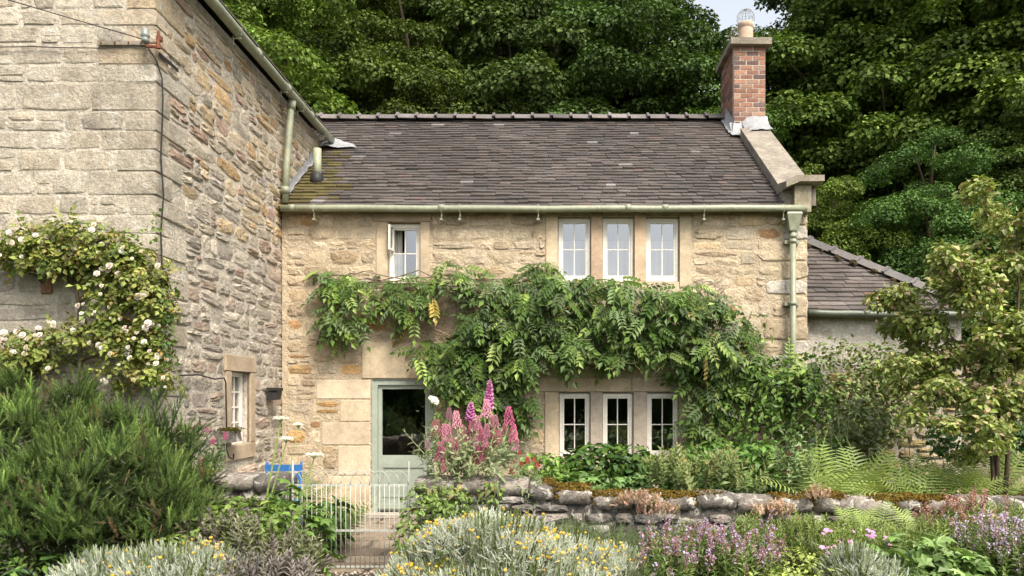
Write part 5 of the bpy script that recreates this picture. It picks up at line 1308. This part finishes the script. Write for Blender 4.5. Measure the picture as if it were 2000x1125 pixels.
# ---- green border behind the wall
BP = 'plants in the border under the lower windows'
leaf_plant('hydrangea_shrub', 'dark leafy shrub under the middle lower window', 'shrub', [px_mound(1170, 905, -1.3, 75, 38, .35, 340), px_mound(1230, 900, -1.4, 55, 32, .3, 240), px_mound(1110, 915, -1.3, 50, 28, .3, 180), px_mound(1180, 935, -1.2, 90, 40, .3, 220)], OVATE6, (.09, .15), DEEP + GREEN, BP, up=.7)
leaf_plant('leafy_perennial', 'fresh green perennial left of the lower windows', 'plant', [px_mound(1060, 915, -2.0, 50, 32, .3, 330), px_mound(1090, 935, -2.2, 50, 22, .3, 200)], LANCE6, (.07, .13), [(.12, .22, .035), (.10, .19, .03), (.16, .25, .05)], BP)
leaf_plant('anemone_leaves', 'broad lobed green leaves just behind the mossy wall top', 'plant', [px_mound(1180, 945, -2.6, 80, 22, .3, 130), px_mound(1280, 945, -2.6, 70, 20, .3, 110), px_mound(1350, 925, -2.2, 60, 30, .3, 110), px_mound(1400, 940, -2.5, 70, 25, .3, 110)], PALM, (.10, .17), [(.13, .22, .06), (.10, .19, .045), (.16, .25, .07)], BP, up=1.0)
leaf_plant('tall_leafy_clump', 'tall lance leaved green clump right of the lower windows', 'plant', [px_mound(1400, 900, -1.8, 80, 42, .35, 520), px_mound(1480, 905, -1.9, 65, 45, .35, 460), px_mound(1340, 905, -1.7, 50, 30, .3, 240)], LANCE6, (.09, .16), [(.10, .20, .035), (.08, .17, .03), (.13, .23, .045)], BP)
t, tips = shoot_plant('yellow_seed_heads', 'pale yellow columbine seed heads above the wall top', 'plant', [px_mound(1400, 960, -2.95, 80, 35, .2, 46), px_mound(1310, 955, -2.95, 40, 25, .2, 22)], HERB, (.2, .4), [(.20, .26, .09), (.24, .28, .11)], group=BP)
m = MB(); n = len(tips); P = np.repeat(tips, 5, 0) + G.normal(0, .022, (n * 5, 3)); m.scatter(LANCE, frames(rnd_unit(n * 5), np.array((0, 0, 1)) + G.normal(0, .4, (n * 5, 3)), G.uniform(.025, .05, n * 5)), P, shade(n * 5, [(.50, .38, .15), (.42, .34, .14)], .15)); m.build('seed_heads', M_petal, t, kind='stuff')
t, tips = shoot_plant('pink_valerian', 'sparse pink valerian stems before the ferns', 'flower', [px_mound(1550, 930, -2.9, 35, 50, .2, 50)], VALER, (.2, .36), [(.2, .27, .12), (.16, .24, .08)], group=None)
items = [(mat4((s, 0, 0), (0, s, 0), (0, 0, s), p), (.55, .12, .18), R.randrange(3)) for p, s in ((W(1540, 893, -2.9), .06), (W(1562, 877, -2.9), .05), (W(1580, 905, -2.9), .07), (W(1538, 925, -2.9), .05), (W(1576, 912, -2.9), .05))]
pieces(t, 'flower_head', M_petal, items, VHEAD)

# ---- right hand climbers and shrubs
leaf_plant('ivy_shrub', 'dense green climber round the foot of the cottage downpipe', 'climber', [px_mound(1500, 735, -.35, 65, 45, .2, 170), px_mound(1550, 790, -.5, 75, 75, .35, 380), px_mound(1490, 840, -.5, 70, 55, .3, 300), px_mound(1580, 720, -.4, 35, 30, .2, 70), px_mound(1450, 810, -.4, 40, 55, .25, 120), px_mound(1450, 650, -.2, 25, 50, .12, 50), px_mound(1495, 650, -.15, 15, 40, .08, 18)], OVATE, (.07, .13), [(.075, .15, .025), (.10, .18, .03), (.14, .22, .04)], stems=16)
leaf_plant('honeysuckle', 'loose honeysuckle tangle climbing over the annexe wall', 'climber', [px_mound(1650, 780, -.3, 80, 60, .3, 900), px_mound(1720, 720, -.2, 70, 55, .3, 650), px_mound(1780, 750, -.3, 90, 60, .3, 800), px_mound(1640, 690, .0, 60, 35, .2, 220), px_mound(1700, 830, -.5, 100, 50, .35, 800), px_mound(1620, 850, -.6, 60, 60, .3, 300), px_mound(1790, 640, .0, 60, 30, .2, 120)], OVATE6, (.05, .09), [(.10, .17, .035), (.14, .21, .05), (.17, .21, .07), (.22, .19, .08)], stems=14, shell=.25)
leaf_plant('glossy_shrub', 'pale rimmed leafy shrub behind the ferns', 'shrub', [px_mound(1680, 820, -1.4, 55, 45, .3, 380), px_mound(1660, 880, -1.4, 60, 40, .3, 300)], OVATE6, (.07, .12), [(.17, .21, .08), (.13, .18, .05), (.20, .22, .10)], stems=12)
leaf_plant('dark_undergrowth', 'dark green undergrowth between the ferns and the annexe wall', 'plant', [px_mound(1600, 900, -1.6, 70, 50, .35, 400), px_mound(1520, 930, -2.1, 60, 35, .3, 300), px_mound(1760, 930, -1.8, 120, 40, .4, 360)], PALM3, (.06, .11), DEEP + GREEN)
leaf_plant('dark_fill_shrub', 'added deep green shrub standing in for the shade below the smoke bush', 'shrub', [px_mound(1880, 850, -1.2, 70, 50, .4, 420), px_mound(1960, 860, -1.4, 70, 60, .4, 480), px_mound(2050, 840, -1.4, 70, 70, .4, 400)], OVATE6, (.06, .11), DEEP, stems=10)  # added dark leaf mass, stands in for tree shade on the wall
# globe thistle heads
gt = thing('globe_thistle', 'grey round globe thistle heads on thin stalks before the climbers', 'flower', W(1640, 940, -1.9))
for (px, py) in ((1635, 797), (1622, 822), (1587, 860), (1660, 785), (1776, 862), (1820, 895), (1868, 768)):
    p = np.array(W(px, py, -1.9)); h = MB(); n = 60; d = rnd_unit(n); h.scatter(NEEDLE, frames(np.cross(d, rnd_unit(n)), d, .035), np.tile(p, (n, 1)), shade(n, [(.25, .28, .27), (.18, .22, .2)], .15)); h.add(BALL, mat4((.018, 0, 0), (0, .018, 0), (0, 0, .018), p), (.15, .18, .14))
    hd = h.build('globe_head', M_silver, gt); MB().tube([p, p - (R.gauss(0, .03), 0, .5)], [.004, .006], 5, (.13, .17, .08)).build('stalk', M_twig, gt)
# pinkish shrub tree on the right
tr = thing('smoke_bush', 'tall shrub with yellow green leaves and reddish tips at the right edge', 'tree', (4.6, -2.6, 0))
m = MB(); CL = [px_mound(1925, 540, -2.7, 70, 60, .5, 640), px_mound(1985, 470, -2.7, 60, 55, .5, 480), px_mound(1960, 610, -2.7, 75, 50, .5, 640), px_mound(1875, 655, -2.6, 70, 40, .4, 460), px_mound(1930, 690, -2.8, 80, 40, .5, 480), px_mound(1990, 720, -2.8, 70, 50, .5, 420), px_mound(1900, 745, -2.7, 60, 28, .4, 170), px_mound(1990, 790, -2.7, 60, 30, .4, 150), px_mound(1830, 620, -2.5, 55, 45, .3, 260), px_mound(1860, 560, -2.6, 45, 50, .3, 240), px_mound(1930, 760, -3.0, 80, 50, .4, 330), px_mound(1770, 590, -2.3, 25, 50, .2, 60), px_mound(1950, 800, -2.9, 70, 35, .4, 220), px_mound(1890, 800, -2.6, 50, 25, .3, 90), px_mound(1830, 690, -2.4, 50, 30, .3, 130), px_mound(2050, 600, -2.7, 80, 160, .6, 900), px_mound(1840, 720, -2.6, 60, 35, .3, 200), px_mound(1900, 850, -3.0, 60, 30, .3, 160), px_mound(1975, 860, -3.1, 60, 35, .3, 200), px_mound(1915, 450, -2.7, 30, 25, .25, 60), px_mound(1945, 425, -2.7, 18, 18, .2, 34)]
CL = [((c[0] + R.gauss(-.1, .85) * r[0], c[1] + R.gauss(0, .6) * r[1], c[2] + R.gauss(0, .8) * r[2]), (r[0] * .5, r[1] * .5, r[2] * .5), int(n * .62)) for c, r, n in CL for _ in range(5)]
leaves(m, CL, OVATE6, (.05, .09), [(.27, .31, .08), (.21, .27, .06), (.15, .21, .045), (.42, .28, .18), (.36, .37, .16)], w=(.30, .30, .18, .10, .12), shell=.15, up=.7, out=.4)
m.build('crown', M_leaf, tr)
m = MB(); tk = (.11, .08, .06)
for q in ([(1950, 960), (1935, 850), (1900, 780), (1880, 700), (1850, 640)], [(1945, 950), (1950, 800), (1940, 690), (1930, 600), (1925, 500)], [(1955, 960), (1975, 800), (1985, 680), (1990, 560), (1985, 450)], [(1935, 880), (1905, 760), (1840, 740), (1780, 760)]):
    P = [np.array(W(a, b, -2.7 + R.uniform(-.1, .1))) for a, b in q]; P[0][2] = 0 if q[0][1] > 940 else P[0][2]; m.tube(P, np.linspace(.03, .007, len(P)), 7, tk)
for k in range(40): c, r, n = R.choice(CL[:9]); p, _ = clump_points(c, r, 1, .8); bush_stems(m, (c[0] + .15, c[1], c[2] - .25), [p[0]], .009, tk)
m.build('trunk', M_twig, tr, smooth=True)

# ---- front border, right of the santolina
leaf_plant('lady_mantle', 'low leafy catmint at the foot of the wall by the gate', 'plant', [px_mound(830, 1000, -4.1, 45, 60, .25, 380), px_mound(880, 985, -4.0, 45, 35, .2, 260), px_mound(800, 1060, -4.3, 35, 50, .2, 220), px_mound(960, 960, -3.85, 25, 30, .12, 70)], OVATE6, (.035, .07), [(.15, .23, .045), (.12, .19, .035), (.19, .26, .07)], up=.9)
shoot_plant('lavender_clump', 'green feathery lavender clump below the mossy wall', 'herb', [px_mound(1190, 1095, -4.3, 110, 50, .35, 620), px_mound(1270, 1100, -4.4, 70, 45, .3, 340), px_mound(1120, 1080, -4.2, 60, 45, .3, 300), px_mound(1340, 1085, -4.2, 60, 45, .3, 260)], LAV, (.09, .17), [(.15, .20, .085), (.18, .23, .11), (.12, .17, .06)], 1.0, .25)
def salvia(label, mounds, tone, nfl, group='purple sage in flower'):
    t, tips = shoot_plant('flowering_sage', label, 'herb', mounds, [sprig(14, leaf2(.38), .30, 1.15, .012, 2.2, .5, .05, .4, 31)], (.16, .30), [(.17, .25, .06), (.20, .27, .08), (.14, .21, .05)], .9, .3, group=group)
    idx = G.choice(len(tips), min(nfl, len(tips)), replace=False); m = MB(); st = MB()
    for i in idx:
        p = tips[i]; L = R.uniform(.06, .15); d = nrm(np.array((R.gauss(0, .18), R.gauss(0, .18), 1)))
        st.tube([p - (0, 0, .05), p + d * L], .003, 4, (.25, .13, .10))
        n = 30; s = G.integers(0, 7, n) / 6; P = p + d * (s * L)[:, None] + G.normal(0, .009, (n, 3)) * np.array((1, 1, .4))
        m.scatter(leaf2(.7), frames(rnd_unit(n), G.normal(0, 1, (n, 3)) * np.array((1, 1, .3)) + (0, 0, .3), G.uniform(.014, .026, n)), P, shade(n, tone, .15))
    m.build('flower_spikes', M_petal, t, kind='stuff'); st.build('spike_stems', M_twig, t, kind='stuff')
salvia('flowering sage with rosy brown and lilac spikes right of the santolina', [px_mound(1340, 1125, -4.8, 70, 45, .3, 110), px_mound(1430, 1150, -4.9, 80, 45, .3, 130), px_mound(1300, 1150, -5.0, 40, 40, .25, 60), px_mound(1460, 1110, -4.6, 50, 35, .25, 60)], [(.32, .14, .13), (.40, .22, .17), (.44, .38, .62), (.36, .17, .22), (.55, .50, .72)], 170)
salvia('lilac flowering sage at the bottom right corner', [px_mound(1950, 1130, -4.9, 50, 55, .3, 110), px_mound(1985, 1140, -5.0, 50, 60, .3, 110), px_mound(1920, 1110, -4.6, 45, 40, .25, 60)], [(.55, .48, .74), (.62, .58, .80), (.40, .26, .30), (.46, .30, .24)], 150)
salvia('sage with dull pink seed spikes below the wall on the right', [px_mound(1870, 1075, -4.2, 60, 40, .25, 80), px_mound(1920, 1055, -4.0, 40, 40, .2, 40)], [(.42, .24, .20), (.48, .30, .27), (.36, .20, .14)], 100)
leaf_plant('geum_leaves', 'large maple like leaves at the bottom right of the border', 'plant', [px_mound(1800, 1090, -5.0, 75, 50, .3, 100), px_mound(1870, 1110, -5.1, 60, 40, .25, 70), px_mound(1740, 1110, -5.1, 60, 35, .25, 70), px_mound(1820, 1150, -5.3, 120, 50, .3, 140)], PALM, (.11, .18), [(.15, .24, .06), (.12, .20, .05), (.20, .28, .10)], up=1.0)
leaf_plant('yellow_green_herb', 'yellow green leafy mound at the bottom between the two sages', 'plant', [px_mound(1560, 1115, -4.9, 75, 45, .3, 620), px_mound(1480, 1150, -5.2, 80, 40, .3, 420), px_mound(1620, 1120, -4.8, 60, 45, .3, 420), px_mound(1590, 1150, -5.3, 120, 40, .3, 500)], OVATE6, (.03, .06), [(.26, .32, .07), (.22, .28, .06), (.31, .35, .11)], up=.9)
t, tips = shoot_plant('grassy_border', 'mixed grassy herbs filling the border below the ferns', 'plant', [px_mound(1720, 1095, -4.4, 90, 40, .35, 300), px_mound(1590, 1080, -4.2, 70, 40, .3, 260), px_mound(1850, 1095, -4.5, 80, 45, .35, 280), px_mound(1960, 1065, -4.2, 70, 50, .35, 240), px_mound(1660, 1115, -4.7, 80, 35, .3, 260), px_mound(1480, 1070, -4.1, 60, 25, .25, 140)], HERBL + LAV, (.10, .22), [(.23, .30, .075), (.19, .26, .06), (.28, .33, .12)], 1.0, .25)
t = thing('pink_cranesbill', 'pink cranesbill flowers in the border below the ferns', 'flower', W(1660, 1080, -4.75)); items = []; m = MB()
for k in range(34):
    px, py = R.uniform(1600, 1745), R.uniform(1035, 1085); y = -4.75 + R.uniform(-.2, .2); p = W(px, py, y); s = R.uniform(.020, .034); D = nrm(np.array((R.gauss(0, .4), -.6, 1))); a = nrm(np.cross(D, (.3, 1, .1))); b = np.cross(D, a)
    items.append((mat4(a * s, b * s, D * s, p), tuple(shade(1, [(.66, .28, .56), (.70, .36, .62)], .1)[0]), 0)); m.tube([(p[0] + R.gauss(0, .03), y, max(.05, p[2] - .25)), p], .0025, 4, (.15, .2, .07))
CRANE = tjoin(*[T(leaf4(.75).v @ np.array([[math.cos(a), -math.sin(a), 0], [math.sin(a), math.cos(a), 0], [0, 0, 1]]).T, [(0, 1, 6), (1, 2, 6), (2, 3, 6), (3, 4, 6), (4, 5, 6), (5, 0, 6)]) for a in np.arange(5) * 1.2566])
pieces(t, 'flower', M_petal, items, {0: CRANE}); m.build('flower_stems', M_twig, t, kind='stuff')
# pink stonecrop in the wall face
SEDP = [(.58, .40, .33), (.62, .46, .38), (.52, .32, .26), (.36, .33, .16)]
for mo, lb in (((1510, 1005, -3.85, 42, 16, .08, 150), 'pink stonecrop growing from the wall face, right of centre'), ((1245, 985, -3.82, 40, 18, .08, 150), 'pinkish stonecrop cushion on the wall below the moss, left of centre'), ((1285, 1005, -3.85, 40, 14, .08, 90), 'pale stonecrop at the foot of the mossy wall'), ((1600, 975, -3.8, 22, 14, .08, 60), 'small stonecrop tuft on the wall beside the fern')):
    shoot_plant('stonecrop', lb, 'plant', [px_mound(*mo)], [sprig(16, leaf2(.5), .30, 1.1, .03, 2.4, .6, .2, .2, 33)], (.05, .09), SEDP, .8, .6, material=M_petal)
t = thing('yellow_maple_seedling', 'pale yellow lobed leaves of a seedling before the wall', 'plant', W(1540, 1060, -4.0)); m = MB()
P = np.array([W(x, y, -3.95) for x, y in ((1550, 1010), (1558, 1022), (1535, 1030), (1570, 1040), (1565, 1060), (1540, 1060), (1575, 1030), (1530, 1045))]); n = len(P)
m.scatter(PALM, frames(np.array((0, -.8, .6)) + G.normal(0, .3, (n, 3)), G.normal(0, .6, (n, 3)) + (0, 0, -.3), G.uniform(.10, .16, n)), P, shade(n, [(.36, .33, .10), (.28, .30, .09), (.34, .28, .12)], .1)); m.build('foliage', M_leaf, t)
MB().tube([W(1555, 1100, -4), W(1553, 1050, -3.97), W(1560, 1010, -3.97)], .006, 5, (.3, .08, .06)).build('stem', M_twig, t)
# valerian by the small side window, with a mossy stone
t = thing('wall_valerian', 'small pink valerian in front of the little side window', 'flower', W(425, 930, -3.2)); items = [(mat4((s, 0, 0), (0, s, 0), (0, 0, s), W(a, b, -3.3)), (.52, .10, .24), 0) for a, b, s in ((404, 843, .05), (416, 866, .06), (412, 870, .05), (440, 858, .06), (394, 903, .045), (438, 850, .04))]
pieces(t, 'flower_head', M_petal, items, VHEAD); m = MB(); P = np.array([W(R.uniform(385, 445), R.uniform(890, 930), -3.3 + R.uniform(-.1, .1)) for _ in range(30)]); shoots(m, P, G.normal(0, .3, P.shape) + (0, 0, .9), VALER, (.14, .26), [(.18, .24, .11), (.22, .26, .13)], .15)
for a, b in ((404, 848), (416, 870), (440, 862), (394, 905)): m.tube([W(a + 4, b + 70, -3.3), W(a, b, -3.3)], .004, 5, (.2, .24, .1))
m.build('foliage', M_leaf, t, kind='stuff')
ms = MB(); c = np.array(W(424, 850, -1.98)); c[0] = HX + .06
ms.box(c - (.08, .2, .1), c + (.10, .2, .06), (.16, .14, .12), .02); s_ = ms.build('corbel_stone', M_wallstone, None, label='mossy stone ledge sticking out beside the small side window', cat='stone')
P = np.stack((G.uniform(c[0] - .08, c[0] + .12, 300), G.uniform(c[1] - .21, c[1] + .21, 300), c[2] + .06 + G.uniform(-.02, .03, 300)), 1); mm = MB(); mm.scatter(OVATE, frames(rnd_unit(300) + (0, 0, 1), rnd_unit(300), .035), P, shade(300, [(.10, .085, .015), (.07, .07, .015)], .3)); mm.build('moss', M_moss, s_, kind='stuff')
# white flower heads in a vase inside the lower left window
t = thing('indoor_flowers', 'white round flower heads on the sill inside the lower left window', 'flower', W(1112, 890, .3)); m = MB(); st = MB()
for (px, py) in ((1103, 846), (1115, 850), (1127, 848), (1099, 858), (1130, 856), (1118, 856)):
    p = np.array(W(px, py, .28)); n = 70; d = rnd_unit(n); m.scatter(ROUND, frames(d, rnd_unit(n), .016), p + d * .035, shade(n, [(.66, .68, .60)], .1)); st.tube([p, W(1114, 885, .3)], .003, 4, (.1, .15, .05))
m.build('flower_heads', M_petal, t, kind='stuff'); st.build('stalk', M_twig, t); b = W(1114, 890, .3); MB().tube([(b[0], b[1], .85), (b[0], b[1], .92), (b[0], b[1], .98)], [.05, .06, .035], 12).build('vase', M_cloth, t, smooth=True)
# low green cover over the beds so that no bare earth shows between the plants
m = MB(); n = 9000; P = np.stack((G.uniform(-5.6, 5.2, n), G.uniform(-6.4, -3.75, n), G.uniform(0, .10, n)), 1); keep = ~((P[:, 0] > -2.9) & (P[:, 0] < -1.3) & (P[:, 1] > -4.8)); P = P[keep]; n = len(P)
m.scatter(OVATE, frames(rnd_unit(n) * .6 + (0, -.2, 1), rnd_unit(n), G.uniform(.04, .09, n)), P, shade(n, DEEP + GREEN, .25)); n = 7000
P = np.stack((G.uniform(-1.0, 7.5, n), G.uniform(-3.25, -.1, n), G.uniform(0, .30, n)), 1); m.scatter(OVATE, frames(rnd_unit(n) * .6 + (0, -.3, 1), rnd_unit(n), G.uniform(.05, .11, n)), P, shade(n, DEEP + GREEN, .25))
m.build('ground_cover', M_leaf, kind='stuff', label='low green leaves covering the beds between the plants', cat='ground cover')
# ------------------------------------------------------------------ trees behind the houses
KITE = leaf2(.85, .45, .12, .12)
def tree_meshes(seed, H, cz, rr, ncl, nl, size, pal, flat=.55, cr=(.65, 1.2)):
    global G
    keep = G; G = np.random.default_rng(seed); g = random.Random(seed); cl = []
    for i in range(ncl):
        z = 1 - 2 * (i + .5) / ncl; a = i * 2.39996; q = math.sqrt(1 - z * z); k = g.uniform(.62, 1.0) if g.random() < .8 else g.uniform(.2, .6)
        r = g.uniform(*cr) * (1.15 - .35 * max(z, 0))
        cl.append(((q * math.cos(a) * rr[0] * k, q * math.sin(a) * rr[1] * k, cz + z * rr[2] * k), (r, r, r * flat), int(nl * r * r)))
    m = MB()
    for c, r, n in [q for c, r, n in cl for q in [(c, r, int(n * .62))] + [((c[0] + r[0] * .8 * math.cos(a) , c[1] + r[0] * .8 * math.sin(a), c[2] + g.uniform(-.35, .3) * r[2]), (r[0] * .45, r[0] * .45, r[2] * .6), int(n * .14)) for a in (g.uniform(0, 2), g.uniform(2, 4), g.uniform(4, 6.3))]]:
        P, N = clump_points(c, r, n, .55, -.45); n = len(P)
        P[:, 2] -= .12 * ((P[:, 0] - c[0]) ** 2 + (P[:, 1] - c[1]) ** 2) / r[0]
        nn = N * .7 + np.array((0, 0, .7)) + G.normal(0, .42, (n, 3)); tt = N * np.array((1, 1, .2)) + np.array((0, 0, -.35)) + G.normal(0, .5, (n, 3))
        tint = math.exp(g.gauss(0, .15)); m.scatter(KITE, frames(nn, tt, G.uniform(size[0], size[1], n)), P, shade(n, pal, .24) * tint)
    crown = m.mesh('crown', M_tree)
    m = MB(); m.tube([(0, 0, -1), (.1, .05, H * .25), (-.08, .1, H * .5), (.05, 0, H * .85)], [.34, .27, .19, .05], 10)
    for c, r, n in cl[::4]:
        z0 = max(H * .18, c[2] - 2.5 - g.random()); m.tube([(0, 0, z0), (c[0] * .45, c[1] * .45, (z0 + c[2]) / 2 + .3), c], [.11, .06, .015], 6)
    trunk = m.mesh('trunk', M_bark, True); G = keep
    return crown, trunk
SY = tree_meshes(101, 15, 9.5, (4.2, 4.2, 6.2), 130, 1150, (.095, .16), [(.060, .098, .022), (.076, .120, .028), (.050, .084, .019), (.096, .136, .036)])
BE = tree_meshes(202, 15, 9.2, (4.0, 4.0, 6.6), 140, 1150, (.09, .15), [(.047, .080, .019), (.061, .101, .024), (.039, .067, .017)], .5, (.6, 1.15))
AS = tree_meshes(303, 15, 9.6, (3.6, 3.6, 6.0), 110, 1000, (.09, .15), [(.07, .12, .028), (.085, .14, .04), (.06, .11, .02)], .7, (.6, 1.1))
def tree(kind, x, y, s, rot, tint, label, name='broadleaf_tree', sz=1.0, group='trees in the wood behind the houses'):
    t = thing(name, label, 'tree', (x, y, height(x, y)), group); t.rotation_euler = (0, 0, rot); t.scale = (s, s, s * sz)
    for me, nm, c in ((kind[0], 'crown', tint), (kind[1], 'trunk', (1, 1, 1))):
        o = bpy.data.objects.new(nm, me); col.objects.link(o); o.parent = t; o.color = (*c, 1)
    return t
BR_ = (1.45, 1.40, 1.15); MID = (1.0, 1.0, .95); DK = (.72, .78, .8); YL = (1.35, 1.15, .8); BL = (1.0, 1.12, 1.5)
TREES = [(SY, -7.9, 8.2, .84, .3, (1.75, 1.7, 1.25), 'bright fresh green sycamore rising behind the tall stone house'),
         (BE, -4.0, 10.5, .86, 1.1, YL, 'yellowish green tree behind the left end of the cottage roof'),
         (SY, -1.0, 13.0, 1.05, 2.2, MID, 'dark leafy tree behind the left half of the cottage roof'),
         (BE, 2.6, 12.0, 1.0, .7, (1.05, 1.1, 1.0), 'dense green tree behind the middle of the cottage roof'),
         (AS, 4.3, 10.5, .74, 1.9, (1.1, 1.15, .9), 'light leafed tree just left of the chimney with sky beside its top'),
         (SY, 10.3, 11.0, 1.08, 4.0, (1.4, 1.4, 1.0), 'tall bright sycamore immediately right of the chimney'),
         (BE, 12.6, 13.0, 1.15, 2.9, MID, 'tall dark tree in the middle of the right hand wood'),
         (SY, 14.0, 8.6, 1.05, 5.1, (1.95, 1.8, 1.3), 'pale green tree with hanging leaf tiers at the upper right edge'),
         (AS, 8.6, 5.6, .50, .4, (1.15, 1.25, 1.2), 'small blue green tree above the annexe roof'),
         (AS, 6.3, 6.2, .46, 2.4, (1.6, 1.35, .9), 'small yellow green tree beside the gable kneeler'),
         (SY, 12.0, 6.5, .62, 1.4, (1.2, 1.2, 1.0), 'mid green tree behind the smoke bush'),
         (BE, -12.5, 15, 1.15, .9, DK, 'deep green tree furthest left, seen past the gutter'),
         (BE, -6.6, 17, 1.2, 3.3, DK, 'dark tall tree at the back, behind the yellowish one'),
         (SY, -2.6, 19, 1.15, 5.5, DK, 'dark back tree behind the left half of the ridge'),
         (BE, 16.5, 17, 1.3, 4.4, DK, 'tall back tree at the far right of the wood'),
         (SY, 13.8, 20, 1.2, 2.0, DK, 'dark back tree right of the sky gap')]
for k, x, y, s, r, c, lb in TREES: tree(k, x, y, s, r, c, lb)
HG = tree_meshes(404, 4, 2.3, (5.2, 2.2, 2.3), 110, 520, (.13, .22), [(.05, .09, .015), (.06, .11, .02)], .7, (.8, 1.2))
for i, (x, s, lb) in enumerate(((-19, 1.2, 'far left of'), (-9.5, 1.05, 'left of'), (0, 1.1, 'straight behind'), (9.5, 1.05, 'right of'), (19, 1.2, 'far right of'))):   # the far side of the garden, mirrored in the panes
    tree(HG, x, -27 + (i % 2) * 1.5, s, i * 3.14159, MID, 'tall hedge across the garden, %s the viewer, mirrored in the lower panes' % lb, 'hedge', group='hedges across the garden')
